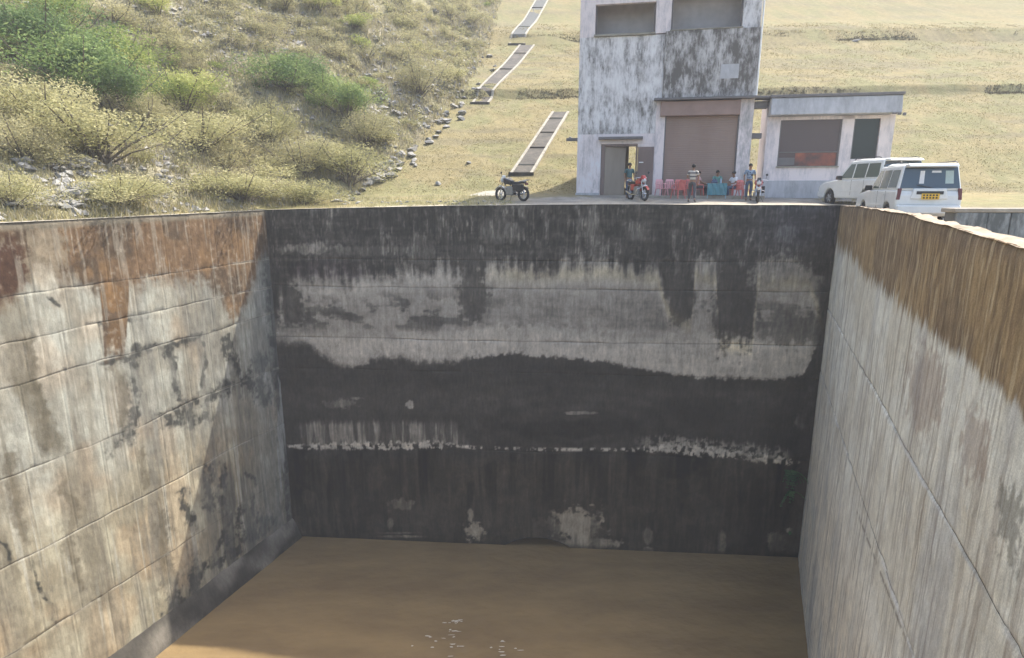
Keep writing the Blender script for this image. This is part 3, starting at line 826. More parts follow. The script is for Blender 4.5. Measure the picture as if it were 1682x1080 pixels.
for (u0, v0, u1, v1, n, s0, s1) in [(605, 305, 690, 240, 26, .5, .95), (640, 285, 680, 262, 8, .4, .7), (700, 235, 760, 170, 20, .45, .8), (560, 333, 600, 318, 7, .35, .6), (770, 160, 812, 100, 8, .45, .8)]:
    for i in range(n):
        k = random.random()
        p = hitT(u0 + (u1 - u0) * k + random.gauss(0, 7), v0 + (v1 - v0) * k + random.gauss(0, 4))
        if p is not None: put_stone(p[0], p[1], random.uniform(s0, s1), 'grey riprap stone in the row where scrub slope meets grass', 'riprap stones along the edge of the grass')
for i in range(64):
    p = hitT(random.gauss(108, 38), random.uniform(262, 345))
    if p is not None and p[2] > .7: put_stone(p[0], p[1], random.uniform(.35, .75), 'flat grey slab on the bare rock patch above the left wall', 'slabs on the bare rock patch', dz=.02)
for i in range(20):
    p = hitT(random.gauss(272, 12), random.uniform(250, 320))
    if p is not None and p[2] > .7: put_stone(p[0], p[1], random.uniform(.3, .6), 'dark grey stone in the narrow gully between the bushes', 'stones in the gully')
for i in range(90):
    p = hitT(random.gauss(650, 45) , random.gauss(150, 50))
    if p is not None and p[0] < np.interp(p[1], XG_Y, XG_X) - .8: put_stone(p[0], p[1], random.uniform(.4, .85), 'pale grey boulder ' + zone(p[0], p[1]), 'boulders on the upper scree')
for i in range(40):
    u = random.uniform(560, 830)
    p = hitT(u, random.uniform(330, 335.5))
    if p is not None: put_stone(p[0], p[1], random.uniform(.12, .3), 'small pale stone lying along the back of the end wall', 'small stones behind the end wall')
for (u, v, s, lab) in [(720, 303, .6, 'dark low lump of earth and stone on the dry grass left of the motorcycle'), (770, 268, .4, 'small grey stone alone on the grass slope above the slab'), (1405, 68, .8, 'brown boulder high on the grass slope right of the building'), (938, 228, .4, 'brown stone against the left edge of the stained building')]:
    p = hitT(u, v)
    put_stone(p[0], p[1], s, lab, None)

# rubble, grass and twigs as ground cover
def scatter(n, fn, seed, seg=None):
    r = np.random.default_rng(seed)
    return fn(r, n)

def ground_points(r, n, ylo, yhi, dlo, dhi):
    y = ylo + (yhi - ylo) * r.random(n) ** 1.15
    xg = np.interp(y, XG_Y, XG_X)
    x = xg - (dlo + (dhi - dlo) * r.random(n))
    return x, y

def rubble():
    r = np.random.default_rng(5)
    x, y = ground_points(r, 26000, 14, 90, -.2, 30)
    z = terr(x, y)
    U, V = project(np.stack([x, y, z], -1))
    keep = (U > -60) & (U < 900) & (V > -30) & (V < 380)
    bare = np.exp(-(((U - 108) / 75) ** 2 + ((V - 300) / 45) ** 2)) * 1.5 + np.exp(-(((U - 272) / 22) ** 2 + ((V - 280) / 60) ** 2)) + .9 * np.exp(-(((U - 640) / 90) ** 2 + ((V - 150) / 80) ** 2)) + .5 * np.exp(-(((U - 430) / 60) ** 2 + ((V - 260) / 60) ** 2)) + .25
    bare += .8 * np.exp(-(((U - 400) / 80) ** 2 + ((V - 60) / 40) ** 2))
    keep &= r.random(len(x)) < bare * sm(.35, .6, fb(x * .6, y * .6, 420, 3)) * 1.3
    x, y, z = x[keep], y[keep], z[keep]; k = len(x)
    s = .07 + .16 * r.random(k) ** 2 + .0012 * y
    octa = np.array([[1, 0, 0], [0, 1, 0], [-1, 0, 0], [0, -1, 0], [.25, .1, .7], [0, 0, -.7]])
    P = octa[None] * (s[:, None, None] * (.6 + .8 * r.random((k, 6, 1))))
    a = r.random(k) * 6.28
    ca, sa = np.cos(a)[:, None], np.sin(a)[:, None]
    X = P[..., 0] * ca - P[..., 1] * sa; Y = P[..., 0] * sa + P[..., 1] * ca
    V3 = np.stack([X + x[:, None], Y + y[:, None], P[..., 2] + z[:, None] + .02], -1).reshape(-1, 3)
    f = np.array([[0, 1, 4], [1, 2, 4], [2, 3, 4], [3, 0, 4], [1, 0, 5], [2, 1, 5], [3, 2, 5], [0, 3, 5]])
    F = (f[None] + (np.arange(k) * 6)[:, None, None]).reshape(-1, 3)
    tag(link_mesh('rubble', np_mesh('rubble', V3, F), M['rubble']), 'loose grey stone rubble between the scrub on the hillside', kind='stuff')
rubble()

def leafmat(name, c1, c2, c3, rough=.75, trans=.38):
    m, nt, N, L, bs = newmat(name)
    v = coords(nt)
    oi = N.new('ShaderNodeObjectInfo')
    f = noise(nt, v, 2.6, 3)
    ad = N.new('ShaderNodeMath'); ad.operation = 'MULTIPLY_ADD'; ad.inputs[1].default_value = .22; L.new(oi.outputs['Random'], ad.inputs[0]); L.new(f, ad.inputs[2])
    sb = N.new('ShaderNodeMath'); sb.operation = 'SUBTRACT'; sb.inputs[1].default_value = .11; L.new(ad.outputs[0], sb.inputs[0])
    c = ramp(nt, sb.outputs[0], [(.36, c1), (.5, c2), (.64, c3)])
    L.new(c, bs.inputs['Base Color'])
    bs.inputs['Roughness'].default_value = rough
    bs.inputs['Specular IOR Level'].default_value = .2
    tr = N.new('ShaderNodeBsdfTranslucent'); L.new(c, tr.inputs[0])
    ms = N.new('ShaderNodeMixShader'); ms.inputs[0].default_value = trans
    L.new(bs.outputs[0], ms.inputs[1]); L.new(tr.outputs[0], ms.inputs[2])
    L.new(ms.outputs[0], nt.nodes['Material Output'].inputs['Surface'])
    return m
M['grassy'] = leafmat('dry grass blades', (.30, .27, .15), (.38, .335, .19), (.34, .32, .16))
M['turfy'] = leafmat('dry turf blades', (.19, .165, .085), (.23, .20, .10), (.21, .19, .09), trans=.45)
M['ledge_shade'] = leafmat('ledge shadow turf', (.12, .105, .065), (.16, .14, .085), (.20, .175, .10), trans=.2)  # blades coloured dark to draw the shadow under the terrace ledges
M['twigs'] = leafmat('dry grey twigs', (.29, .27, .20), (.40, .37, .27), (.46, .42, .29))
M['yleaf'] = leafmat('yellow green scrub leaves', (.30, .295, .14), (.40, .38, .19), (.46, .43, .24))
M['oleaf'] = leafmat('olive dry scrub leaves', (.27, .26, .14), (.38, .355, .19), (.45, .41, .24))
M['gleaf'] = leafmat('fresh green leaves', (.10, .16, .065), (.165, .24, .085), (.27, .33, .115))
M['lleaf'] = leafmat('lime green leaves', (.20, .27, .075), (.32, .36, .11), (.42, .42, .16))
M['bark'] = mat('grey brown stems', (.12, .10, .08), 4)

def blades(name, x, y, h, w, m, label, seed, lean=.5):
    r = np.random.default_rng(seed); k = len(x)
    z = terr(x, y) - .02
    a = r.random(k) * 6.28; dx, dy = np.cos(a) * w, np.sin(a) * w
    l = (r.random((k, 2)) - .5) * 2 * lean * h[:, None]
    p0 = np.stack([x - dx, y - dy, z], -1); p1 = np.stack([x + dx, y + dy, z], -1)
    p2 = np.stack([x + l[:, 0], y + l[:, 1], z + h], -1)
    V3 = np.stack([p0, p1, p2], 1).reshape(-1, 3)
    F = np.arange(3 * k).reshape(-1, 3)
    tag(link_mesh(name, np_mesh(name, V3, F), m), label, kind='stuff')

def clump(r, n, x, y, per, spread):
    X = np.repeat(x, per) + r.normal(0, spread, len(x) * per); Y = np.repeat(y, per) + r.normal(0, spread, len(x) * per)
    return X, Y
r = np.random.default_rng(61)
# hillside dry grass and twigs
x, y = ground_points(r, 26000, 15, 95, -.3, 42)
U, V = project(np.stack([x, y, terr(x, y)], -1))
k = (U > -80) & (U < 860) & (V > -40) & (V < 380) & (r.random(len(x)) > .85 * np.exp(-(((U - 108) / 60) ** 2 + ((V - 305) / 38) ** 2)))
x, y = clump(r, 0, x[k], y[k], 9, .22)
h = .18 + .42 * r.random(len(x)) * fb(x * .5, y * .5, 430, 3) * 1.5
half = r.random(len(x)) < .5
blades('dry_grass', x[half], y[half], h[half], .022 + .0006 * y[half], M['grassy'], 'dry yellow grass clumps over the stony hillside', 62)
blades('dry_twigs', x[~half], y[~half], h[~half] * 1.15, .016 + .0006 * y[~half], M['twigs'], 'thin grey dry stalks standing through the hillside scrub', 63)
# embankment turf
yy = 36 + 34 * r.random(30000) ** 1.3; xx = -10 + 62 * r.random(30000)
kk = (xx > np.interp(yy, XG_Y, XG_X)) & (fb(xx * .5, yy * 1.6, 431, 4) > .46) & (xx < yy * .95)
x, y = clump(r, 0, xx[kk], yy[kk], 5, .34)
blades('turf', x, y, .03 + .045 * r.random(len(x)), .022 + .0005 * y, M['turfy'], 'short dry yellow green turf covering the embankment', 64, lean=1.2)
for (yb, lab) in ((50.2, 'thin line of turf coloured dark as the shadow of the lower terrace edge of the embankment'), (64.2, 'thin line of turf coloured dark as the shadow of the upper terrace edge of the embankment')):
    xx = -4 + 64 * r.random(2600); ybx = yb + .8 * (fb(xx * .05, xx * 0 + yb, 400, 3) - .5) + .03 * xx
    kk = fb(xx * .22, xx * 0 + yb, 433, 3) > .40
    x, y = clump(r, 0, xx[kk], (ybx + .12 * r.normal(0, 1, len(xx)))[kk], 6, .10)
    blades('terrace_shade_turf', x, y, .04 + .10 * r.random(len(x)), .03 + .0004 * y, M['ledge_shade'], lab, int(yb), lean=.9)
# tufts behind the end wall and the left wall
xx = np.concatenate([-12 + 12 * r.random(500), 14.5 + 3 * r.random(60)]); yy = yfar(xx) + .6 + 6 * r.random(len(xx)) ** 1.5
yl = 12 + 16 * r.random(700); xl = np.interp(yl, [12, 28.34], [wallx(12)[0], wallx(28.34)[0]]) - .15 - 1.2 * r.random(700)
xx = np.concatenate([xx, xl]); yy = np.concatenate([yy, yl])
x, y = clump(r, 0, xx, yy, 10, .12)
blades('verge_grass', x, y, .06 + .22 * r.random(len(x)) ** 2, .012 + .0 * y, M['grassy'], 'straggly dry grass tufts along the tops of the walls', 65)

# ---------------------------------------------------------------- shrubs
def shrub_meshes(seed, leaves, lobes, lsize, spike=.0):
    r = np.random.default_rng(seed)
    c = np.stack([r.normal(0, .27, lobes), r.normal(0, .27, lobes), .32 + .42 * r.random(lobes)], -1)
    rad = .17 + .16 * r.random(lobes)
    which = r.integers(0, lobes, leaves)
    d = r.normal(0, 1, (leaves, 3)); d /= np.linalg.norm(d, axis=1)[:, None]
    rr = rad[which] * (.55 + .6 * r.random(leaves) ** .6)
    P = c[which] + d * rr[:, None]
    P[:, 2] = np.abs(P[:, 2]) * .92
    P[:, 2] += spike * r.random(leaves) ** 3
    n = d + r.normal(0, .7, (leaves, 3)); n /= np.linalg.norm(n, axis=1)[:, None]
    up = r.normal(0, 1, (leaves, 3)); up[:, 2] += .6
    t = np.cross(n, up); t /= np.linalg.norm(t, axis=1)[:, None]
    b = np.cross(n, t)
    L_ = lsize * (.6 + .9 * r.random((leaves, 1))); W_ = L_ * .38
    q = np.stack([P - b * L_, P + t * W_, P + b * L_, P - t * W_], 1).reshape(-1, 3)
    me = np_mesh('foliage', q, np.arange(4 * leaves).reshape(-1, 4))
    mb = MB()
    for i in range(lobes):
        e = c[i]; a = random.Random(seed + i)
        mb.tube([(a.uniform(-.06, .06), a.uniform(-.06, .06), -.06), (e[0] * .45, e[1] * .45, e[2] * .5), tuple(e), (e[0] * 1.3, e[1] * 1.3, e[2] + rad[i] * .9)], [.016, .011, .007, .003], 4, False)
    ms = bpy.data.meshes.new('stems'); ms.from_pydata(mb.v, [], mb.f); ms.update()
    return me, ms
PROTO = {}; BIGP = {}
for key, mm_, cfg in [('y', 'yleaf', [(101, 1500, 11, .036, .1), (102, 1300, 9, .034, .15), (103, 1500, 13, .032, .05)]),
                      ('o', 'oleaf', [(111, 1100, 10, .032, .2), (112, 1000, 8, .030, .25), (113, 1200, 12, .030, .15)]),
                      ('g', 'gleaf', [(121, 1900, 12, .040, .12), (122, 1700, 10, .042, .1)]),
                      ('l', 'lleaf', [(131, 1700, 11, .038, .12), (132, 1500, 10, .036, .1)])]:
    PROTO[key] = []
    for c_ in cfg:
        f_, s_ = shrub_meshes(*c_)
        f_.materials.append(M[mm_]); s_.materials.append(M['bark'])
        PROTO[key].append((f_, s_))
    BIGP[key] = []
    for c_ in cfg:
        f_, s_ = shrub_meshes(c_[0] + 500, 8500, c_[2] + 9, c_[3] * .5, c_[4])
        f_.materials.append(M[mm_]); s_.materials.append(M['bark'])
        BIGP[key].append((f_, s_))
def scrub_cover(name, n, m, label, seed, per=60, green=.5):
    r = np.random.default_rng(seed)
    x, y = ground_points(r, n, 16, 95, .2, 40)
    z = terr(x, y); U, V = project(np.stack([x, y, z], -1))
    bare = np.exp(-(((U - 108) / 60) ** 2 + ((V - 305) / 38) ** 2)) + np.exp(-(((U - 272) / 16) ** 2 + ((V - 285) / 45) ** 2)) + .8 * np.exp(-(((U - 650) / 60) ** 2 + ((V - 150) / 50) ** 2))
    k = (U > -60) & (U < 850) & (V > -30) & (V < 360) & (r.random(n) > bare) & (fb(x * .3, y * .3, seed, 3) > green)
    x, y = x[k], y[k]; c = len(x)
    rad = .25 + .35 * r.random(c)
    d = r.normal(0, 1, (c * per, 3)); d /= np.linalg.norm(d, axis=1)[:, None]
    rr = np.repeat(rad, per) * (.4 + .7 * r.random(c * per))
    P = np.stack([np.repeat(x, per), np.repeat(y, per), np.repeat(terr(x, y) + rad * .45, per)], -1) + d * rr[:, None] * np.array([1, 1, .75])
    t = r.normal(0, 1, (c * per, 3)); t /= np.linalg.norm(t, axis=1)[:, None]
    b = np.cross(t, d); b /= np.linalg.norm(b, axis=1)[:, None] + 1e-6
    L_ = (.022 + .0011 * P[:, 1:2]) * (.7 + .6 * r.random((c * per, 1)))
    q = np.stack([P - b * L_, P + t * L_ * .5, P + b * L_, P - t * L_ * .5], 1).reshape(-1, 3)
    tag(link_mesh(name, np_mesh(name, q, np.arange(len(q)).reshape(-1, 4)), m), label, kind='stuff')
scrub_cover('low_scrub', 2600, M['yleaf'], 'low yellow green scrub filling the ground between the bushes', 71, green=.5)
scrub_cover('dry_scrub', 3400, M['oleaf'], 'low dry olive scrub filling the ground between the bushes', 72, green=.42)
def shrub(kind, x, y, w, h, label, group=None, name='shrub', idx=None):
    f_, s_ = (BIGP if idx is not None else PROTO)[kind][idx if idx is not None else random.randrange(len(PROTO[kind]))]
    e = empty(name, (x, y, float(terr(x, y)) - .08), random.uniform(0, 6.28), label, 'bush', group)
    e.scale = (w, w * random.uniform(.85, 1.15), h)
    link_mesh('foliage', f_, None, e); link_mesh('stems', s_, None, e)
    return e
def shrub_px(kind, u, v, wpx, hpx, label, **k):
    """v is the foot of the bush in the photo"""
    p = hitT(u, v)
    s = p[1] / (FOC * .98)
    return shrub(kind, p[0], p[1], wpx * s / 1.05, hpx * s / .95, label, **k)
BIG = [('g', 75, 108, 120, 85, 'large dark green bush near the upper left corner of the hillside', 0),
       ('g', 130, 160, 150, 100, 'biggest fresh green bush in the middle of the green clump, upper left', 1),
       ('g', 195, 192, 90, 80, 'dark green bush at the lower right end of the green clump', 0),
       ('l', 190, 125, 110, 75, 'bright lime green bush touching the right of the green clump', 0),
       ('l', 95, 50, 90, 60, 'lime tinted bush at the top edge above the green clump', 1),
       ('y', 70, 215, 150, 85, 'yellow mounded bush directly below the dark green clump', 0),
       ('y', 165, 265, 190, 90, 'wide golden bush above the bare rock patch', 2),
       ('o', 40, 262, 120, 70, 'brownish olive bush left of the wide golden bush', 1),
       ('y', 20, 340, 90, 55, 'yellow bush at the left edge just above the left wall', 1),
       ('y', 200, 335, 130, 50, 'low pale yellow bush just above the left wall right of the rock patch', 0),
       ('o', 245, 215, 70, 60, 'dry grey green bush beside the head of the narrow gully', 0),
       ('y', 330, 250, 120, 70, 'spreading yellow green bush right of the narrow gully', 2),
       ('l', 300, 190, 110, 75, 'lime yellow bush up the slope right of the green clump', 1),
       ('g', 475, 150, 100, 60, 'green bush in mid slope shading a dark hollow', 1),
       ('g', 570, 200, 80, 60, 'small fresh green bush at the edge of the pale scree', 0),
       ('g', 530, 165, 70, 45, 'green bush between the two other mid slope green bushes', 1),
       ('y', 445, 235, 80, 60, 'bright yellow rounded bush below the mid slope green bushes', 0),
       ('y', 575, 300, 100, 60, 'bright yellow bush near the foot of the slope beside the riprap row', 1),
       ('o', 500, 290, 110, 65, 'grey olive bush left of the bright yellow bush at the slope foot', 2),
       ('o', 600, 240, 80, 60, 'dry olive bush beside the riprap halfway up', 0),
       ('y', 400, 330, 130, 45, 'low yellow bush behind the dark end of the left wall', 2),
       ('y', 500, 335, 90, 40, 'low straw coloured bush behind the end wall', 0),
       ('o', 690, 160, 80, 60, 'tall thin olive bush on the scree near the middle drain channel', 1)]
placed = []
for (kd, u, v, w, h, lab, ix) in BIG:
    e = shrub_px(kd, u, v, w, h, lab, idx=ix); placed.append((u, v, w * .4))
rr_ = random.Random(99)
cnt = 0
for tries in range(6000):
    if cnt >= 265: break
    y = 17 + 75 * rr_.random() ** 1.25
    x = np.interp(y, XG_Y, XG_X) - .7 - 34 * rr_.random()
    z = float(terr(x, y))
    if y < 28.5 and x > wallx(y)[0] - 1.3: continue
    u, v = project(np.array([x, y, z + .3]))
    if not (-40 < u < 830 and -15 < v < 350): continue
    if ((u - 108) / 55) ** 2 + ((v - 305) / 35) ** 2 < 1: continue
    if ((u - 272) / 14) ** 2 + ((v - 285) / 40) ** 2 < 1: continue
    if ((u - 650) / 60) ** 2 + ((v - 150) / 45) ** 2 < 1 and rr_.random() < .7: continue
    if any(abs(u - a) < c * .8 and abs(v - 20 - b) < c * .5 for a, b, c in placed): continue
    kd = 'y' if rr_.random() < (.5 if v > 120 else .15) else ('l' if rr_.random() < .12 else 'o')
    w = rr_.uniform(.9, 2.1); h = w * rr_.uniform(.45, .75)
    lab, grp = {'y': ('small yellow green scrub bush on the stony hillside', 'small yellow scrub bushes'),
                'o': ('small grey olive dry bush on the stony hillside', 'small olive scrub bushes'),
                'l': ('small lime green bush on the stony hillside', 'small lime green bushes')}[kd]
    lab = lab.replace(' on the stony hillside', '') + ' ' + zone(x, y)
    shrub(kd, x, y, w, h, lab, group=grp)
    cnt += 1
for (u, v, kd) in [(595, 272, 'l'), (1290, 318, 'o'), (905, 325, 'o')]:
    pass
# ================================================================== BUILDINGS (front plane turned 11 degrees)
def mildew(name, clean, dirty, lo, hi, scale=1.3, stretch=(1, 1, .45), bump=.3, third=None, fine=7.0):
    m, nt, N, L, bs = newmat(name)
    v = coords(nt, stretch)
    a = noise(nt, v, scale, 8, .72); b_ = noise(nt, coords(nt, (1, 1, .22)), fine, 5, .7)
    ad = N.new('ShaderNodeMath'); ad.operation = 'MULTIPLY_ADD'; ad.inputs[1].default_value = .45; L.new(b_, ad.inputs[0]); L.new(a, ad.inputs[2])
    stops = [(lo, clean), (hi, dirty)] if third is None else [(lo - .12, third), (lo, clean), (hi, dirty)]
    L.new(ramp(nt, ad.outputs[0], stops), bs.inputs['Base Color'])
    bs.inputs['Roughness'].default_value = .9
    add_bump(nt, bs, b_, bump, .01)
    return m
LAV = (.74, .66, .65)
M['plaster'] = mildew('pale lilac plaster', LAV, (.34, .33, .36), .70, .98, .9)
M['plaster_low'] = mildew('blotched lilac plaster', (.70, .63, .63), (.30, .295, .29), .72, .92, 1.0, third=(.72, .71, .73))
M['band'] = mildew('mildewed grey plaster', (.62, .60, .60), (.17, .16, .15), .70, .88, 1.8, bump=.6, third=(.74, .73, .72), fine=9)
M['band2'] = mildew('dark mildewed plaster', (.52, .50, .49), (.13, .12, .11), .60, .80, 2.0, bump=.6, fine=10)
M['bluewash'] = mildew('blue grey stained wash', (.50, .50, .52), (.32, .32, .33), .6, .9, .8)
M['slab'] = mat('dark slab edge', (.16, .15, .15), 3, bump=.4)
M['shutter'] = mat('dull brown roller shutter', [(.3, (.285, .20, .165)), (.7, (.32, .235, .195))], 1.2, stretch=(1, 1, .3), rough=.55, bump=.05)
M['shbox'] = mat('brown shutter housing', (.28, .19, .16), 2, rough=.6)
M['doorwood'] = mat('faded brown door', (.19, .14, .125), 3, stretch=(1, 1, .2), rough=.65)
M['greydoor'] = mat('grey green door', (.27, .225, .18), 3, stretch=(1, 1, .2), rough=.6)
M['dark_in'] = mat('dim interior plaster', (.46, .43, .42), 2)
M['white_line'] = mat('white paint', (.8, .8, .78), 3)
FROOT = (3.42, 33.2, 1.1); FPHI = R(-11)
G0 = -FROOT[2]                                    # local z of world 0
gh = empty('gate_house', FROOT, FPHI, 'tall two storey lilac plaster building with mildew stained front and roller shutter', 'building')
def wbox(name, x0, x1, y0, y1, z0, z1, m, parent=gh, bevel=.012):   # z in world heights
    return MB().box(x0, x1, y0, y1, z0 + G0, z1 + G0).build(name, m, parent, bevel)
TOPZ = 12.6; DEP = 5.2
# ground storey
wbox('wall', 0, 1.24, 0, .25, .6, 4.30, M['plaster_low'])
wbox('wall', 1.24, 3.94, .004, .25, 3.80, 4.30, M['plaster'])
wbox('wall', 3.10, 3.94, .002, .25, 3.66, 3.80, M['plaster'])
wbox('pillar', 3.94, 4.40, -.02, .30, .6, 5.86, M['plaster'])
wbox('pillar', 7.98, 8.62, -.02, .30, .6, 5.86, M['plaster_low'])
wbox('wall', 0, 3.94, .001, .25, 4.30, 5.88, M['band'])
wbox('wall', 0, 4.20, .0, .25, 5.88, 8.95, M['band'])
wbox('parapet_band', 4.20, 8.62, -.10, .25, 5.95, 9.06, M['band2'])
wbox('door_hood', 1.10, 3.34, -.38, .0, 4.02, 4.14, M['slab'])
wbox('shutter_canopy', 3.80, 8.70, -.45, -.0, 5.84, 5.945, M['slab'])
# upper storey bays
wbox('wall', 0, .75, .0, .25, 8.95, TOPZ, M['plaster'])
wbox('pillar', 3.70, 4.43, -.01, .25, 9.00, TOPZ, M['plaster'])
wbox('wall', .75, 3.70, .0, .25, 10.44, TOPZ, M['plaster'])
wbox('wall', 4.43, 7.76, .0, .25, 10.95, TOPZ, M['plaster'])
wbox('pillar', 7.76, 8.60, .0, .25, 9.065, TOPZ, M['band'])
wbox('window_sill', .70, 3.72, -.10, .2, 8.96, 9.06, M['kerb'])
wbox('window_sill', 4.40, 7.80, -.13, .2, 9.065, 9.12, M['kerb'])
for x0, x1, z1 in ((.75, 3.70, 10.44), (4.43, 7.76, 10.95)):
    f = wbox('window_frame', x0 + .02, x0 + .08, .12, .18, 9.12, z1 - .01, M['slab'])
    wbox('window_frame', x1 - .08, x1 - .02, .12, .18, 9.12, z1 - .01, M['slab'])
# sides, back, floors, roof
wbox('side_wall', 0, .25, .25, DEP, .6, TOPZ, M['plaster_low'])
wbox('side_wall', 8.36, 8.60, .30, DEP, .6, TOPZ, M['bluewash'])
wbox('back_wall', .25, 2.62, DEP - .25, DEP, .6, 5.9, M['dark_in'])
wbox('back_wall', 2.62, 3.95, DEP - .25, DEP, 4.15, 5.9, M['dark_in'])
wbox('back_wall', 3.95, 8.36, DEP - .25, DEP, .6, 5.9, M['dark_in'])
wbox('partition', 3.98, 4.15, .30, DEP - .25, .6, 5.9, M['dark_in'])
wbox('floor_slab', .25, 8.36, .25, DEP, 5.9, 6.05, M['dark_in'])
wbox('back_wall', .25, 8.36, 1.3, 1.5, 6.05, TOPZ, M['dark_in'])  # moved forward, close behind the windows, so skylight brightens it
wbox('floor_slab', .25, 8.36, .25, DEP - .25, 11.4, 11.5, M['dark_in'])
wbox('roof', -.35, 8.95, -.4, DEP + .3, TOPZ, TOPZ + .14, M['slab'])
wbox('plinth', -.04, 1.20, -.06, -.002, .6, 1.34, M['bluewash'])
# door in its recess: grey leaf ajar on the left, open way through, brown leaf folded against the wall
wbox('door_post', 1.26, 1.44, .02, .2, .9, 3.80, M['doorwood'])
wbox('door_lintel', 1.44, 3.10, .03, .2, 3.68, 3.80, M['doorwood'])
wbox('door_post', 3.02, 3.10, .03, .2, .9, 3.68, M['doorwood'])
MB().hexa([(1.45, .05, 1.2 + G0), (2.50, .32, 1.2 + G0), (2.49, .37, 1.2 + G0), (1.44, .10, 1.2 + G0), (1.45, .05, 3.66 + G0), (2.50, .32, 3.66 + G0), (2.49, .37, 3.66 + G0), (1.44, .10, 3.66 + G0)]).build('grey_door_leaf', M['greydoor'], gh)
dl = wbox('door_leaf', 3.12, 3.92, -.07, -.02, 1.26, 3.64, M['doorwood'])
for k in range(7):
    MB().box(3.2, 3.84, -.085, -.071, 2.55 + k * .14 + G0, 2.62 + k * .14 + G0).build('louvre', M['doorwood'], dl)
MB().box(3.2, 3.42, -.10, -.088, 2.85 + G0, 2.90 + G0).build('handle', M['white_line'], dl)
wbox('wall', 3.12, 3.94, .003, .25, .9, 3.66, M['plaster'])
# roller shutter
wbox('shutter_box', 4.14, 7.96, -.24, .05, 5.10, 5.80, M['shbox'], bevel=.03)
for k in range(38):
    z0 = 1.12 + k * .105
    MB().box(4.40, 7.98, .10, .128, z0 + G0, z0 + .094 + G0).build('shutter_slat', M['shutter'], gh, .012, seg=1)
wbox('shutter_backing', 4.40, 7.98, .13, .15, 1.1, 5.12, M['shutter'])
wbox('guide_rail', 4.402, 4.46, .02, .16, 1.1, 5.1, M['slab'])
wbox('guide_rail', 7.92, 7.978, .02, .16, 1.1, 5.1, M['slab'])
wbox('floor_step', 3.2, 9.2, -1.5, .0, .9, 1.22, M['top'], bevel=.02)
wbox('water_spout', -.62, 0, .3, .45, 4.0, 4.16, M['slab'])
wbox('bracket', 8.62, 9.10, .05, .35, 3.98, 4.24, M['slab'])
p = MB().tube([(8.66, -.06, 5.96 + G0), (8.66, -.06, TOPZ + G0)], .045, 8).build('rain_pipe', M['white_line'], gh)
wbox('poster', 6.9, 7.75, -.112, -.101, 6.80, 7.45, M['bluewash'], bevel=0)['label'] = 'pale rectangular patch high on the stained band'

# small guard room to the right
gr = empty('guard_room', FROOT, FPHI, 'low single storey lilac room with thick grey awning and dark window behind the white cars', 'building')
def gbox(n_, *a, **k): return wbox(n_, *a, parent=gr, **k)
gbox('wall', 9.30, 9.92, 0, .22, .6, 4.98, M['plaster'])
gbox('wall', 12.72, 13.25, 0, .22, .6, 4.98, M['plaster'])
gbox('wall', 14.40, 15.02, 0, .22, .6, 4.98, M['plaster'])
gbox('wall', 9.92, 12.72, .001, .22, .6, 2.64, M['plaster'])
gbox('wall', 13.25, 14.40, .001, .22, .6, 2.96, M['plaster'])
gbox('plinth', 9.26, 15.05, -.06, -.002, .6, 1.95, M['bluewash'])
gbox('lintel', 9.92, 14.40, .0, .22, 4.82, 4.98, M['plaster'])
gbox('side_wall', 9.30, 9.52, .22, 1.7, .6, 5.7, M['plaster'])
gbox('side_wall', 14.80, 15.02, .22, 1.7, .6, 5.7, M['plaster'])
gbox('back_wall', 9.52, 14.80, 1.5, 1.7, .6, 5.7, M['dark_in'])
gbox('roof', 9.25, 15.10, -.55, 1.9, 5.80, 5.93, M['slab'])
gbox('link_slab', 8.625, 9.248, -.05, .5, 5.40, 5.72, M['slab'])
gbox('link_slab', 8.63, 9.24, -.45, .5, 5.82, 5.92, M['slab'])
# awning: a sloping thick fascia
MB().hexa([(9.30, -.62, 5.0 + G0), (15.05, -.62, 5.0 + G0), (15.05, -.02, 4.98 + G0), (9.30, -.02, 4.98 + G0),
           (9.30, -.50, 5.79 + G0), (15.05, -.50, 5.79 + G0), (15.05, -.02, 5.79 + G0), (9.30, -.02, 5.79 + G0)]).build('awning', M['bluewash'], gr, .04)
m, nt, N, L, bs = newmat('near black doorway')
bs.inputs['Base Color'].default_value = (.03, .04, .042, 1); bs.inputs['Roughness'].default_value = .2
M['doorway_dark'] = m  # near-black pane stands in for the shade inside the door opening
m, nt, N, L, bs = newmat('dark tinted window glass')
bs.inputs['Base Color'].default_value = (.10, .075, .078, 1); bs.inputs['Roughness'].default_value = .2
M['glass_dark'] = m
M['red_reflection'] = mat('mottled red reflection', [(.35, (.10, .07, .065)), (.5, (.24, .09, .065)), (.62, (.34, .12, .075))], 1.4)  # mottled red paints the dim reflection in the window
wf = gbox('window', 9.92, 12.72, .10, .13, 2.64, 4.82, M['glass_dark'], bevel=0)
for x in (9.92, 12.66):
    MB().box(x, x + .06, .06, .098, 2.65 + G0, 4.81 + G0).build('mullion', M['slab'], wf)
wbox('window_rail', 9.98, 12.66, .05, .09, 3.28, 3.33, M['slab'], parent=wf)
gbox('window_patch', 10.75, 12.62, .085, .097, 2.66, 3.27, M['red_reflection'], bevel=0)['label'] = 'dim red reflection painted low in the dark window'
gbox('window_patch', 9.99, 10.74, .085, .097, 2.70, 3.05, M['slab'], bevel=0)
gbox('window_sill', 9.88, 12.76, -.10, .12, 2.58, 2.638, M['kerb'])
dk = gbox('door_opening', 13.25, 14.40, .12, .15, 2.96, 4.82, M['doorway_dark'], bevel=0)
MB().box(13.26, 13.31, .08, .118, 2.98 + G0, 4.8 + G0).build('mullion', M['slab'], dk)
for k in range(3): gbox('broken_edge', 14.62 + k * .22, 14.80 + k * .2, -.69, -.61, 4.92 - .03 * k, 4.99, M['slab'])

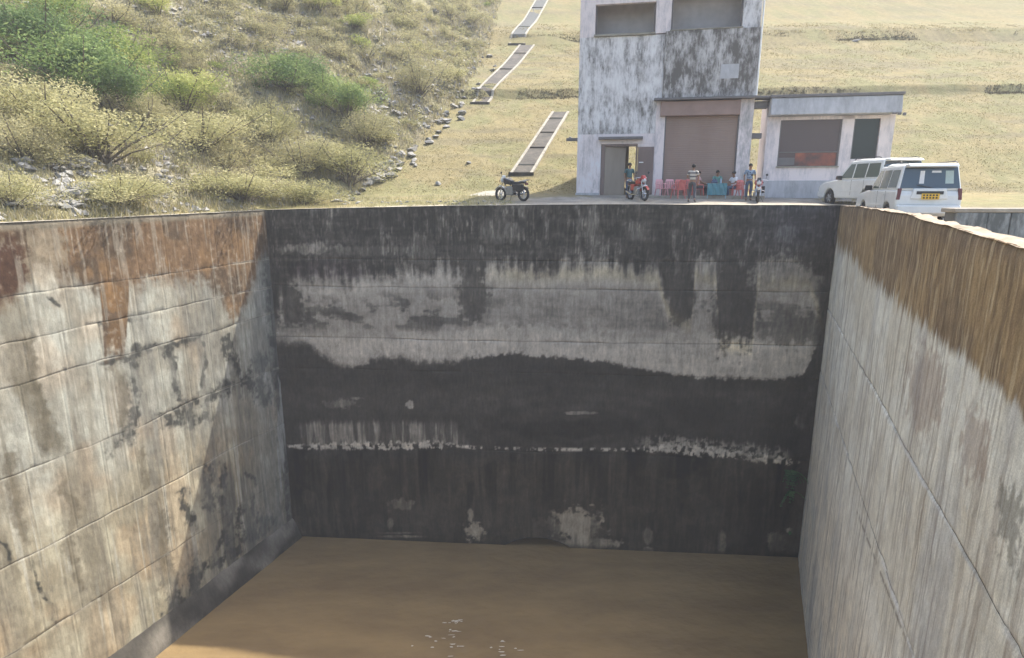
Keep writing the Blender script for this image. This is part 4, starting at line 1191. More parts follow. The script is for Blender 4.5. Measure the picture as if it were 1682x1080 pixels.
# ================================================================== LOW STONE WALL ON THE RIGHT
M['rockface'] = mat('grey blue wall stone', [(.3, (.06, .07, .07)), (.5, (.13, .145, .145)), (.7, (.25, .27, .27))], 2.4, bump=.6, bdist=.03)
M['mortar'] = mat('grey mortar', (.12, .125, .12), 5, bump=.5)
lw = empty('low_wall', (10.42, 14.5, .53), 0, 'low weathered grey parapet wall with pale coping between the near white car and the right edge', 'wall')
MB().box(0, 14, .06, .40, -.6, .50).build('mortar_core', M['mortar'], lw)
MB().box(-.05, 14.05, 0, .5, .502, .60).build('coping', M['top'], lw, .02)
M['oldwall'] = mildew('weathered grey wall', (.30, .32, .32), (.10, .11, .11), .58, .80, 1.6, bump=.7, fine=6)
xx_ = 0
for w in (.75, .55, .95, 1.3, .8, 1.1, 1.5, .9, 1.4, 1.6, 1.2, 1.9):
    MB().box(xx_ + .012, xx_ + w - .012, random.uniform(-.02, .02), .08, -.6, .495).build('wall_panel', M['oldwall'], lw, .015)
    xx_ += w
# ================================================================== CARS
def carpaint(name, c):
    m, nt, N, L, bs = newmat(name)
    v = coords(nt); f = noise(nt, v, 3, 4)
    L.new(ramp(nt, f, [(.35, tuple(k * .9 for k in c)), (.65, c)]), bs.inputs['Base Color'])
    bs.inputs['Roughness'].default_value = .28; bs.inputs['Coat Weight'].default_value = .4; bs.inputs['Coat Roughness'].default_value = .1
    return m
M['white_paint'] = carpaint('white car paint', (.74, .76, .75))
M['tyre'] = mat('black rubber', (.025, .025, .025), 8, rough=.9)
M['rim'] = mat('silver alloy', (.5, .5, .5), 5, rough=.35, metal=.9, bump=0)
M['blackpl'] = mat('black plastic', (.03, .03, .032), 8, rough=.5)
m, nt, N, L, bs = newmat('blue tinted car glass')
bs.inputs['Base Color'].default_value = (.045, .07, .095, 1); bs.inputs['Roughness'].default_value = .05; bs.inputs['Specular IOR Level'].default_value = .8
M['carglass'] = m
m, nt, N, L, bs = newmat('greenish side glass')
bs.inputs['Base Color'].default_value = (.12, .15, .125, 1); bs.inputs['Roughness'].default_value = .06; bs.inputs['Specular IOR Level'].default_value = .8
M['sideglass'] = m
M['plate'] = mat('yellow number plate', (.75, .46, .05), 4, rough=.5, bump=0)
M['redlamp'] = mat('red lamp lens', (.13, .035, .045), 4, rough=.2, bump=0)
M['clearlamp'] = mat('clear lamp lens', (.55, .57, .6), 4, rough=.15, bump=0)
M['sticker'] = mat('pale window sticker', (.42, .52, .50), 4, bump=0)
M['stickerw'] = mat('white window sticker', (.72, .74, .76), 4, bump=0)
M['seatcloth'] = mat('dark seat cloth', (.05, .06, .07), 5)

def suv():
    t = empty('parked_car')
    # lower body with wheel arches, nose at +y
    def arch(cy, r, n=9): return [(cy - r * math.cos(math.pi * i / n), .36 + r * math.sin(math.pi * i / n) * .98) for i in range(n + 1)]
    prof = [(.02, .50), (0, .62), (.0, .98), (.05, 1.14), (2.95, 1.14), (3.25, 1.12), (4.05, 1.02), (4.30, .93), (4.38, .78), (4.38, .46), (4.25, .36)]
    bottom = arch(3.50, .42)[::-1] + arch(.86, .42)[::-1]
    poly = prof + bottom + [(.10, .36)]
    body = MB().prism(poly, -.89, .89).build('body', M['white_paint'], t, .06, seg=3)
    # cabin
    zb, zt, hb, ht = 1.13, 1.90, .865, .73
    yb0, yb1, yt0, yt1 = .03, 3.05, .16, 2.28
    cab = MB().hexa([(-hb, yb0, zb), (hb, yb0, zb), (hb, yb1, zb), (-hb, yb1, zb), (-ht, yt0, zt), (ht, yt0, zt), (ht, yt1, zt), (-ht, yt1, zt)])
    cab.build('roof_shell', M['white_paint'], t, .07, seg=3)
    MB().hexa([(-.70, .02, 1.86), (.70, .02, 1.86), (.72, 1.9, 1.90), (-.72, 1.9, 1.90), (-.66, .0, 1.93), (.66, .0, 1.93), (.60, 1.8, 1.975), (-.60, 1.8, 1.975)]).build('raised_roof', M['white_paint'], t, .03)
    MB().hexa([(-.66, -.10, 1.84), (.66, -.10, 1.84), (.68, .2, 1.84), (-.68, .2, 1.84), (-.64, -.06, 1.90), (.64, -.06, 1.90), (.66, .2, 1.92), (-.66, .2, 1.92)]).build('rear_spoiler', M['white_paint'], t, .015)
    def side(s, y, z, off=.006):  # point on the tapered side plane
        k = (z - zb) / (zt - zb)
        return (s * (hb + (ht - hb) * k + off), y, z)
    def yl(y, z, r=True): return y
    for s in (-1, 1):
        for (a0, a1, b1, b0) in (((.22, 1.22), (1.02, 1.22), (1.00, 1.76), (.30, 1.76)), ((1.10, 1.20), (1.86, 1.20), (1.84, 1.77), (1.08, 1.77)), ((1.95, 1.20), (2.78, 1.20), (2.24, 1.77), (1.93, 1.77))):
            q = [side(s, *a0), side(s, *a1), side(s, *b1), side(s, *b0)]
            q2 = [side(s, *a, off=-.03) for a in (a0, a1, b1, b0)]
            MB().hexa(q2 + q).build('side_window', M['sideglass'], t)
        MB().tube([(s * .74, .35, 1.965), (s * .74, .5, 2.0), (s * .75, 1.9, 2.0), (s * .75, 2.05, 1.93)], .018, 6).build('roof_rail', M['blackpl'], t)
        mr_ = MB().hexa([(s * .98 - .11, 2.62, 1.13), (s * .98 + .11, 2.62, 1.13), (s * .98 + .10, 2.76, 1.15), (s * .98 - .10, 2.76, 1.15), (s * .98 - .11, 2.62, 1.31), (s * .98 + .11, 2.62, 1.31), (s * .98 + .08, 2.76, 1.29), (s * .98 - .08, 2.76, 1.29)])
        mr_.build('wing_mirror', M['blackpl'], t, .02)
        for y in (1.15, 2.0):
            MB().box(*sorted((s * .892, s * .915)), y, y + .17, 1.0, 1.03).build('door_handle', M['white_paint'], t, .006)
        for y in (1.06, 1.90):
            MB().box(*sorted((s * .880, s * .8925)), y - .006, y + .006, .5, 1.12).build('door_seam', M['blackpl'], t)
        MB().box(*sorted((s * .885, s * .90)), .95 + .42, 3.05, .64, .69).build('side_moulding', M['white_paint'], t, .006)
        MB().hexa([(s * .83 - .05, -.015, .86), (s * .83 + .05, -.015, .86), (s * .83 + .05, .05, .86), (s * .83 - .05, .05, .86), (s * .80 - .05, -.0, 1.20), (s * .80 + .05, .0, 1.20), (s * .80 + .05, .08, 1.20), (s * .80 - .05, .08, 1.20)]).build('tail_light', M['redlamp'], t, .012)
        MB().ball((s * .66, 4.33, .86), .13, sx=1.2, sy=.5, sz=.8).build('headlight', M['clearlamp'], t, smooth=True)
        for cy in (.86, 3.50):
            w = MB().ring((s * .80, cy, .36), .27, .095).build('wheel', M['tyre'], t, smooth=True)
            rm = MB()
            rm.tube([(s * .74, cy, .36), (s * .87, cy, .36)], .075, 10)
            for k in range(6):
                a = k * math.pi / 3
                rm.tube([(s * .86, cy, .36), (s * .84, cy + .21 * math.cos(a), .36 + .21 * math.sin(a))], .028, 6)
            rm.ring((s * .83, cy, .36), .205, .02, n=18, m=6)
            rm.build('rim', M['rim'], w, smooth=True)
    # windscreen
    MB().hexa([(-.78, 2.90, 1.20), (.78, 2.90, 1.20), (.78, 2.96, 1.16), (-.78, 2.96, 1.16), (-.66, 2.26, 1.83), (.66, 2.26, 1.83), (.66, 2.33, 1.83), (-.66, 2.33, 1.83)]).build('windscreen', M['carglass'], t)
    # rear: wide dark glass, tailgate with deep plate recess
    def rp(x, z, off):
        k = (z - zb) / (zt - zb); return (x, yb0 + (yt0 - yb0) * k - off, z)
    gl = MB().hexa([rp(-.80, 1.20, -.02), rp(.80, 1.20, -.02), rp(.70, 1.82, -.02), rp(-.70, 1.82, -.02), rp(-.80, 1.20, .008), rp(.80, 1.20, .008), rp(.70, 1.82, .008), rp(-.70, 1.82, .008)]).build('rear_window', M['carglass'], t)
    MB().hexa([rp(.40, 1.34, .009), rp(.62, 1.34, .009), rp(.60, 1.72, .009), rp(.39, 1.72, .009), rp(.40, 1.34, .012), rp(.62, 1.34, .012), rp(.60, 1.72, .012), rp(.39, 1.72, .012)]).build('window_sticker', M['sticker'], gl)
    MB().hexa([rp(-.30, 1.34, .009), rp(-.17, 1.34, .009), rp(-.16, 1.72, .009), rp(-.28, 1.72, .009), rp(-.30, 1.34, .012), rp(-.17, 1.34, .012), rp(-.16, 1.72, .012), rp(-.28, 1.72, .012)]).build('window_sticker', M['stickerw'], gl)
    MB().hexa([rp(.02, 1.66, .009), rp(.28, 1.66, .009), rp(.27, 1.72, .009), rp(.03, 1.72, .009), rp(.02, 1.66, .012), rp(.28, 1.66, .012), rp(.27, 1.72, .012), rp(.03, 1.72, .012)]).build('window_sticker', M['stickerw'], gl)
    MB().tube([rp(.05, 1.215, .03), rp(-.35, 1.30, .03)], .012, 6).build('rear_wiper', M['blackpl'], gl)
    MB().hexa([(-.50, -.045, .88), (.50, -.045, .88), (.50, .03, .88), (-.50, .03, .88), (-.44, -.04, 1.20), (.44, -.04, 1.20), (.44, .03, 1.20), (-.44, .03, 1.20)]).build('tailgate', M['white_paint'], t, .03)
    MB().box(-.36, .36, -.058, -.044, 1.02, 1.115).build('plate_recess', M['blackpl'], t, .008)
    pl_ = MB().box(-.22, .26, -.068, -.052, .87, 1.045).build('number_plate', M['plate'], t, .004)
    for rr in range(2):
        for k in range(5):
            MB().box(-.18 + k * .085, -.13 + k * .085, -.0705, -.0685, .895 + rr * .075, .945 + rr * .075).build('character', M['blackpl'], pl_)
    MB().box(-.86, .86, -.12, .05, .44, .70).build('rear_bumper', M['white_paint'], t, .05, seg=3)
    MB().box(-.80, .80, -.124, -.117, .705, .712).build('bumper_line', M['blackpl'], t)
    MB().box(-.88, .88, 4.30, 4.47, .40, .66).build('front_bumper', M['white_paint'], t, .05, seg=3)
    MB().box(-.48, .48, 4.37, 4.40, .70, .92).build('grille', M['blackpl'], t, .01)
    return t
car = suv()
tag(car, 'nearer white parked car seen from behind with yellow number plate and wide dark rear window', 'car', 'white cars parked beyond the right wall')
car.location = (12.28, 18.35, .42); car.rotation_euler = (0, 0, R(-15)); car.scale = (.97, .97, .97)
c2 = copy_tree(car)
tag(c2, 'farther white parked car with sloping bonnet pointing left, half hidden behind the nearer one', 'car')
c2.location = (15.3, 24.5, .80); c2.rotation_euler = (0, 0, R(2)); c2.scale = (1.02, 1.04, 1.0)

# ================================================================== MOTORCYCLES
M['chrome'] = mat('scuffed chrome', (.62, .62, .63), 8, rough=.25, metal=1, bump=0)
M['blackgloss'] = mat('black enamel', (.03, .03, .035), 6, rough=.3, bump=0)
M['redenamel'] = mat('red enamel', (.42, .04, .035), 6, rough=.3, bump=0)
M['engine'] = mat('grey engine alloy', (.28, .28, .28), 12, rough=.5, metal=.6)
M['seatvinyl'] = mat('black vinyl', (.025, .025, .028), 10, rough=.6)
def motorcycle(tank, guard, label, loc, rz, lean=0, scale=1):
    t = empty('motorcycle', loc, rz, label, 'motorcycle', 'motorcycles parked in the yard')
    t.rotation_euler = (0, lean, rz); t.scale = (scale,) * 3
    for nm_, cy in (('wheel', .64), ('wheel', -.64)):
        w = MB().ring((0, cy, .31),   .255, .06, n=26).build(nm_, M['tyre'], t, smooth=True)
        rm = MB().ring((0, cy, .31), .205, .013, n=24, m=6)
        rm.tube([(-.06, cy, .31), (.06, cy, .31)], .04, 8)
        for k in range(10):
            a = k * math.pi / 5
            rm.tube([(0, cy, .31), (0, cy + .2 * math.cos(a), .31 + .2 * math.sin(a))], .007, 4, False)
        rm.build('rim', M['chrome'], w)
    for s in (-1, 1):
        MB().tube([(s * .085, .64, .31), (s * .085, .44, .86)], .022, 8).build('fork_leg', M['chrome'], t)
        MB().tube([(s * .10, -.62, .33), (s * .12, -.42, .70)], [.035, .03], 8).build('shock_absorber', M['chrome'], t)
        MB().tube([(s * .06, -.64, .31), (s * .07, -.15, .34)], .02, 6).build('swing_arm', M['blackgloss'], t)
        MB().tube([(s * .28, .34, 1.04), (s * .30, .36, 1.18)], .008, 5).ball((s * .31, .36, 1.23), .055, sy=.35).build('mirror', M['blackgloss'], t)
        MB().ball((s * .17, .55, .88), .03).build('indicator', M['redlamp'], t)
    MB().tube([(-.36, .26, .98), (-.22, .36, 1.02), (0, .40, .98), (.22, .36, 1.02), (.36, .26, .98)], .014, 6).build('handlebar', M['chrome'], t)
    MB().tube([(0, .42, .92), (0, .10, .72), (0, .05, .38), (0, -.22, .32)], .025, 6).tube([(0, .40, .82), (0, .22, .35), (0, -.2, .30)], .022, 6).tube([(0, .1, .74), (0, -.75, .78)], .02, 6).build('frame', M['blackgloss'], t)
    MB().hexa([(-.13, -.04, .70), (.13, -.04, .70), (.16, .38, .76), (-.16, .38, .76), (-.13, -.06, .90), (.13, -.06, .90), (.15, .36, 1.02), (-.15, .36, 1.02)]).build('fuel_tank', tank, t, .05, seg=3)
    MB().hexa([(-.12, -.72, .76), (.12, -.72, .76), (.11, -.04, .74), (-.11, -.04, .74), (-.10, -.74, .86), (.10, -.74, .86), (.10, -.04, .84), (-.10, -.04, .84)]).build('seat', M['seatvinyl'], t, .03)
    MB().box(-.15, .15, -.16, .26, .26, .64).build('engine', M['engine'], t, .05)
    MB().tube([(-.30, .34, .30), (-.27, .38, .52), (0, .40, .60), (.27, .38, .52), (.30, .34, .30)], .016, 6).build('crash_guard', M['chrome'], t)
    MB().tube([(-.12, -.46, .84), (-.13, -.86, .92), (.13, -.86, .92), (.12, -.46, .84)], .016, 6).build('grab_rail', M['chrome'], t)
    MB().hexa([(-.30, -.78, .42), (-.16, -.78, .42), (-.16, -.42, .42), (-.30, -.42, .42), (-.30, -.80, .74), (-.16, -.80, .74), (-.16, -.40, .74), (-.30, -.40, .74)]).build('saddle_bag', M['seatvinyl'], t, .03)
    for k in range(5): MB().box(-.10, .10, .02, .24, .52 + k * .03, .535 + k * .03).build('cooling_fin', M['engine'], t)
    MB().tube([(.08, .2, .40), (.13, .1, .27), (.15, -.3, .28), (.16, -.8, .42)], [.02, .022, .035, .045], 8).build('exhaust_pipe', M['chrome'], t)
    hl = MB().ball((0, .52, .90), .11, sy=.8).build('headlight', M['clearlamp'], t, smooth=True)
    MB().hexa([(-.11, .42, .96), (.11, .42, .96), (.10, .60, .93), (-.10, .60, .93), (-.08, .42, 1.12), (.08, .42, 1.12), (.07, .50, 1.12), (-.07, .50, 1.12)]).build('headlight_cowl', guard, t, .02)
    g = MB()
    for q0, q1, cy in ((20, 150, .64), (40, 170, -.64)):
        pts = []
        for k in range(8):
            a = R(q0 + (q1 - q0) * k / 7); pts.append((0, cy - math.cos(a) * .34, .31 + math.sin(a) * .34))
        g = MB(); b = 0
        for (x, y, z) in pts: g.v += [(-.06, y, z), (.06, y, z), (.06, y * 1, z + .012), (-.06, y, z + .012)]
        for k in range(7):
            a = 4 * k
            for q in range(4): g.f.append((a + q, a + (q + 1) % 4, a + 4 + (q + 1) % 4, a + 4 + q))
        g.build('mudguard', guard if cy > 0 else M['blackgloss'], t)
    MB().box(-.14, .14, -.46, -.08, .46, .74).build('side_panel', tank, t, .02)
    MB().box(-.07, .07, -.84, -.76, .70, .80).build('tail_light', M['redlamp'], t, .01)
    MB().box(-.09, .09, .64, .66, .62, .70).build('number_plate', M['white_line'], t)
    MB().tube([(-.1, -.05, .30), (-.26, -.10, .02)], .012, 5).build('side_stand', M['blackgloss'], t)
    return t
def gz(x, y): return float(terr(x, y))
motorcycle(M['blackgloss'], M['white_paint'], 'black and silver motorcycle standing alone side on at the foot of the grass slope', (0.0, 30.4, gz(0.0, 30.4) - .02), R(52), lean=0, scale=1.1)
motorcycle(M['redenamel'], M['redenamel'], 'red and white motorcycle facing the basin in front of the open doorway', (5.98, 29.7, gz(5.98, 29.7) - .02), R(198), scale=1.05)
motorcycle(M['redenamel'], M['blackgloss'], 'dark red motorcycle by the right pillar beside the gap between the buildings', (11.35, 28.8, gz(11.35, 28.8) - .02), R(160), scale=1.0)

# ================================================================== CHAIRS, TABLE
M['redplastic'] = mat('faded red plastic', [(.3, (.52, .12, .11)), (.7, (.62, .19, .17))], 5, rough=.45, bump=.05)
M['pinkplastic'] = mat('sun bleached pink plastic', [(.3, (.60, .28, .30)), (.7, (.70, .38, .40))], 5, rough=.5, bump=.05)
def make_chair(m):
    t = empty('plastic_chair')
    MB().hexa([(-.21, -.22, .42), (.21, -.22, .42), (.23, .22, .44), (-.23, .22, .44), (-.21, -.22, .445), (.21, -.22, .445), (.23, .22, .465), (-.23, .22, .465)]).build('seat', m, t, .01)
    bk = MB()
    bk.hexa([(-.21, -.23, .80), (.21, -.23, .80), (.21, -.27, .80), (-.21, -.27, .80), (-.17, -.27, .90), (.17, -.27, .90), (.17, -.305, .90), (-.17, -.305, .90)])
    for k in range(5):
        x = -.18 + k * .09
        bk.hexa([(x - .028, -.20, .44), (x + .028, -.20, .44), (x + .028, -.225, .44), (x - .028, -.225, .44), (x - .028, -.235, .81), (x + .028, -.235, .81), (x + .028, -.265, .81), (x - .028, -.265, .81)])
    bk.build('backrest', m, t)
    for sx in (-1, 1):
        for sy in (-1, 1):
            MB().tube([(sx * .20, sy * .19, .44), (sx * .25, sy * .25, 0)], [.032, .020], 6).build('leg', m, t)
        MB().tube([(sx * .22, -.25, .70), (sx * .26, -.05, .66), (sx * .25, .18, .65), (sx * .24, .21, .45)], .022, 6).build('armrest', m, t)
    return t
CHG = 'red plastic chairs in front of the shutter'
ch_red = make_chair(M['redplastic']); ch_pink = make_chair(M['pinkplastic'])
chairs = [(ch_pink, 7.50, 31.3, 200, 'bleached pink plastic chair in front of the white pillar, leftmost of the row'),
          (ch_pink, 7.95, 31.5, 170, 'pinkish plastic chair second in the row beside the white pillar'),
          (ch_red, 8.42, 31.2, 185, 'red plastic chair facing the basin, third in the row left of the table'),
          (ch_red, 8.86, 31.3, 160, 'red plastic chair with slatted back beside the seated person in patterned shirt'),
          (ch_red, 8.15, 30.6, 30, 'red plastic chair turned away from the basin in front of the row'),
          (ch_red, 9.20, 30.9, 270, 'red plastic chair holding the person in the patterned pink shirt'),
          (ch_red, 10.85, 30.7, 110, 'red plastic chair holding the person in the white shirt'),
          (ch_red, 11.25, 30.4, 200, 'empty red plastic chair right of the table by the right end of the shutter'),
          (ch_red, 10.35, 31.6, 180, 'red plastic chair behind the table holding the person in teal')]
used = set()
for (src, x, y, rz, lab) in chairs:
    o = src if id(src) not in used else copy_tree(src)
    used.add(id(src))
    o.location = (x, y, gz(x, y)); o.rotation_euler = (0, 0, R(rz)); tag(o, lab, 'chair', CHG)
M['teal'] = mat('teal blue cloth', (.08, .22, .26), 4)
M['bluepl'] = mat('pale blue plastic', (.30, .42, .52), 4, rough=.4)
M['navy'] = mat('navy cloth', (.05, .08, .14), 4)
tb = empty('plastic_table', (10.0, 30.65, gz(10.0, 30.65)), R(-8), 'small blue table with a teal cloth hanging over its front, before the shutter', 'table')
MB().box(-.45, .45, -.32, .32, .68, .72).build('table_top', M['bluepl'], tb, .01)
for sx in (-1, 1):
    for sy in (-1, 1): MB().tube([(sx * .40, sy * .27, .68), (sx * .43, sy * .30, 0)], .025, 6).build('leg', M['bluepl'], tb)
cl = MB()
for i in range(13):
    x = -.46 + .92 * i / 12; w = .02 * math.sin(i * 1.7)
    cl.v += [(x, -.34 + w, .724), (x, -.36 - w, .50), (x, -.37 + w * 1.5, .16), (x, -.10, .728)]
for i in range(12):
    a = 4 * i; cl.f += [(a, a + 4, a + 5, a + 1), (a + 1, a + 5, a + 6, a + 2), (a + 3, a + 7, a + 4, a)]
cl.build('table_cloth', M['teal'], tb)
bz = gz(10.0, 30.65) + .735
tag(MB().hexa([(9.70, 30.45, bz), (10.02, 30.42, bz), (10.02, 30.62, bz), (9.70, 30.62, bz), (9.76, 30.48, bz + .20), (9.98, 30.48, bz + .17), (9.98, 30.56, bz + .17), (9.76, 30.56, bz + .20)]).build('cloth_bag', M['navy'], None, .04), 'dark navy bag lying on the left half of the table', 'bag')
tag(MB().tube([(10.20, 30.6, bz - .003), (10.20, 30.6, bz + .16), (10.20, 30.6, bz + .20), (10.20, 30.6, bz + .25)], [.045, .045, .018, .016], 10).build('water_bottle', M['bluepl'], None), 'pale blue water bottle standing on the table', 'bottle')

# ================================================================== PEOPLE
M['skin'] = mat('brown skin', (.23, .125, .075), 6, rough=.6, bump=0)
M['hair'] = mat('black hair', (.012, .011, .010), 20, rough=.7)
M['darkjeans'] = mat('dark grey trousers', (.06, .065, .08), 8)
M['stripe'] = None
m, nt, N, L, bs = newmat('striped shirt')
v = coords(nt); sx_ = N.new('ShaderNodeSeparateXYZ'); L.new(v, sx_.inputs[0])
w_ = N.new('ShaderNodeMath'); w_.operation = 'MULTIPLY'; w_.inputs[1].default_value = 1 / .16; L.new(sx_.outputs['Z'], w_.inputs[0])
f_ = N.new('ShaderNodeMath'); f_.operation = 'FRACT'; L.new(w_.outputs[0], f_.inputs[0])
L.new(ramp(nt, f_.outputs[0], [(.0, (.10, .09, .10)), (.38, (.10, .09, .10)), (.42, (.50, .46, .40)), (.95, (.50, .46, .40))]), bs.inputs['Base Color'])
bs.inputs['Roughness'].default_value = .9
M['stripe'] = m
M['whiteshirt'] = mat('white shirt cloth', (.66, .66, .68), 8, bump=.2)
M['pinkshirt'] = mat('patterned pink shirt', [(.4, (.22, .10, .10)), (.5, (.55, .34, .33)), (.6, (.30, .22, .22))], 14)
M['tealshirt'] = mat('dark teal shirt', (.045, .11, .12), 8)
M['greenshirt'] = mat('sea green shirt', (.10, .24, .21), 8)
M['blueshirt'] = mat('blue checked shirt', [(.42, (.05, .09, .16)), (.5, (.35, .45, .55)), (.58, (.07, .12, .2))], 13)

def skin_obj(name, chains, m, parent, sub=2):
    """chains: list of [(point, radius), ...]; the first point of a chain may repeat an earlier point to branch from it"""
    vs, rs, es = [], [], []
    def idx(p, r):
        for i, q in enumerate(vs):
            if (Vector(q) - Vector(p)).length < 1e-5: return i
        vs.append(tuple(p)); rs.append(r); return len(vs) - 1
    for c in chains:
        prev = None
        for p, r_ in c:
            i = idx(p, r_)
            if prev is not None and prev != i: es.append((prev, i))
            prev = i
    me = bpy.data.meshes.new(name); me.from_pydata(vs, es, []); me.update()
    o = link_mesh(name, me, m, parent)
    md = o.modifiers.new('skin', 'SKIN'); md.use_smooth_shade = True
    sl_ = me.skin_vertices[0].data if me.skin_vertices else None
    if sl_ is None:
        me.attributes  # pragma: no cover
    for i, r_ in enumerate(rs):
        rr = r_ if isinstance(r_, tuple) else (r_, r_)
        sl_[i].radius = rr
    sl_[0].use_root = True
    sb = o.modifiers.new('sub', 'SUBSURF'); sb.levels = sub; sb.render_levels = sub
    return o

def person(label, loc, rz, J, shirt, trousers, sandals=None, scale=1, kind='stand'):
    t = empty('person', loc, rz, label, 'person', None, scale)
    V_ = Vector
    pel, chest, neck, head = V_(J['pelvis']), V_(J['chest']), V_(J['neck']), V_(J['head'])
    waist = (pel * .55 + chest * .45)
    body = [[(pel, (.13, .10)), (waist, (.12, .09)), (chest, (.145, .10)), (neck, .052), (head - V_((0, 0, .055)), .062), (head + V_((0, .008, .02)), (.078, .088)), (head + V_((0, -.005, .085)), (.055, .06))]]
    for s, k in ((-1, 'l'), (1, 'r')):
        sh, el, wr = V_(J['sh' + k]), V_(J['el' + k]), V_(J['wr' + k])
        dirv = (wr - el).normalized()
        side = dirv.cross(V_((0, 1, 0)));
        if side.length < .2: side = dirv.cross(V_((1, 0, 0)))
        side.normalize()
        palm = wr + dirv * .06
        body.append([(chest, (.145, .10)), (sh, .052), (el, .036), (wr, .024), (palm, (.032, .018))])
        for q, ln in ((-1.5, .055), (-.5, .065), (.5, .062), (1.5, .05)):
            f0 = palm + side * q * .013 + dirv * .025
            body.append([(palm, (.032, .018)), (f0, .0085), (f0 + dirv * ln * .55 + V_((0, .006, 0)), .008), (f0 + dirv * ln + V_((0, .02, 0)), .0065)])
        th = wr + dirv * .03 + side * -.035
        body.append([(wr, .024), (th, .010), (th + dirv * .035 + side * -.008, .008)])
        hp, kn, an, toe = V_(J['hip' + k]), V_(J['kn' + k]), V_(J['an' + k]), V_(J['toe' + k])
        body.append([(pel, (.13, .10)), (hp, .078), (kn, .052), (an, .034), (toe, (.035, .022))])
    skin_obj('body', body, M['skin'], t)
    sc = [[(pel + V_((0, 0, .02)), (.155, .12)), (waist, (.15, .115)), (chest, (.165, .12)), (neck - V_((0, 0, .035)), .068)]]
    tc_ = [[(pel + V_((0, 0, .06)), (.15, .118)), (pel, (.15, .12))]]
    for k in 'lr':
        sh, el, wr = V_(J['sh' + k]), V_(J['el' + k]), V_(J['wr' + k])
        sc.append([(chest, (.165, .12)), (sh, .07), (sh * .25 + el * .75, .062)])
        hp, kn, an = V_(J['hip' + k]), V_(J['kn' + k]), V_(J['an' + k])
        tc_.append([(pel, (.15, .12)), (hp, .098), (kn, .072), (kn * .12 + an * .88, .062)])
        toe = V_(J['toe' + k])
        skin_obj('shoe', [[(an - V_((0, 0, .035)) - (toe - an) * .25, .042), (an * .5 + toe * .5 - V_((0, 0, .02)), .044), (toe, (.042, .03))]], M['blackpl'], t, 1)
    skin_obj('shirt', sc, shirt, t)
    skin_obj('trousers', tc_, trousers, t)
    h = MB().ball(tuple(head + V_((0, -.022, .045))), .098, 12, 8, sx=.95, sy=1.05, sz=.92)
    h.build('hair', M['hair'], t, smooth=True)
    MB().ball(tuple(head + V_((0, .092, -.005))), .014, 6, 5, sz=1.5).build('nose', M['skin'], t, smooth=True)
    for s in (-1, 1):
        MB().ball(tuple(head + V_((s * .03, .078, .015))), .011, 6, 5).build('eye', M['hair'], t, smooth=True)
        MB().ball(tuple(head + V_((s * .082, -.005, -.005))), .022, 6, 5, sx=.5).build('ear', M['skin'], t, smooth=True)
    MB().ball(tuple(head + V_((0, .08, -.045))), .018, 6, 5, sy=.5, sz=.35).build('mouth', M['redlamp'], t, smooth=True)
    return t
STAND = dict(pelvis=(0, 0, .93), chest=(0, .0, 1.27), neck=(0, 0, 1.45), head=(0, .02, 1.58),
             shl=(-.18, 0, 1.39), ell=(-.25, -.02, 1.12), wrl=(-.24, .08, .88), shr=(.18, 0, 1.39), elr=(.25, -.02, 1.12), wrr=(.24, .08, .88),
             hipl=(-.09, 0, .88), knl=(-.10, .02, .48), anl=(-.10, 0, .09), toel=(-.12, .15, .03), hipr=(.09, 0, .88), knr=(.10, .02, .48), anr=(.10, 0, .09), toer=(.12, .15, .03))
WALK = dict(STAND, chest=(0, .03, 1.27), neck=(0, .05, 1.45), head=(0, .08, 1.58), shl=(-.18, .05, 1.39), ell=(-.27, .10, 1.14), wrl=(-.16, .26, 1.05), shr=(.18, .0, 1.39), elr=(.27, -.10, 1.14), wrr=(.24, -.06, .90),
            knl=(-.12, .20, .50), anl=(-.16, .12, .10), toel=(-.17, .26, .05), knr=(.12, -.03, .49), anr=(.17, -.24, .12), toer=(.19, -.11, .03))
SIT = dict(pelvis=(0, -.05, .54), chest=(0, -.07, .88), neck=(0, -.05, 1.06), head=(0, -.01, 1.19),
           shl=(-.18, -.06, 1.00), ell=(-.24, .05, .76), wrl=(-.14, .27, .70), shr=(.18, -.06, 1.00), elr=(.24, .05, .76), wrr=(.14, .27, .70),
           hipl=(-.10, -.02, .53), knl=(-.13, .38, .53), anl=(-.13, .36, .10), toel=(-.14, .50, .03), hipr=(.10, -.02, .53), knr=(.13, .38, .53), anr=(.13, .36, .10), toer=(.14, .50, .03))
def at(x, y): return (x, y, gz(x, y))
person('person in striped grey and cream shirt walking away toward the seated group', at(8.25, 28.6), R(-25), WALK, M['stripe'], M['darkjeans'])
person('person in patterned pink shirt seated on a red chair left of the table', at(9.22, 30.9), R(270), SIT, M['pinkshirt'], M['darkjeans'])
person('person in white shirt seated on a red chair right of the table', at(10.83, 30.7), R(110), SIT, M['whiteshirt'], M['navy'])
person('person in sea green shirt seated behind the table facing the basin', at(10.35, 31.58), R(180), SIT, M['greenshirt'], M['navy'])
person('person in dark teal shirt standing behind the red and white motorcycle at the doorway', at(5.78, 30.9), R(190), STAND, M['tealshirt'], M['navy'])
person('person in blue checked shirt standing beside the dark red motorcycle at the right pillar', at(11.22, 29.6), R(170), STAND, M['blueshirt'], M['navy'])

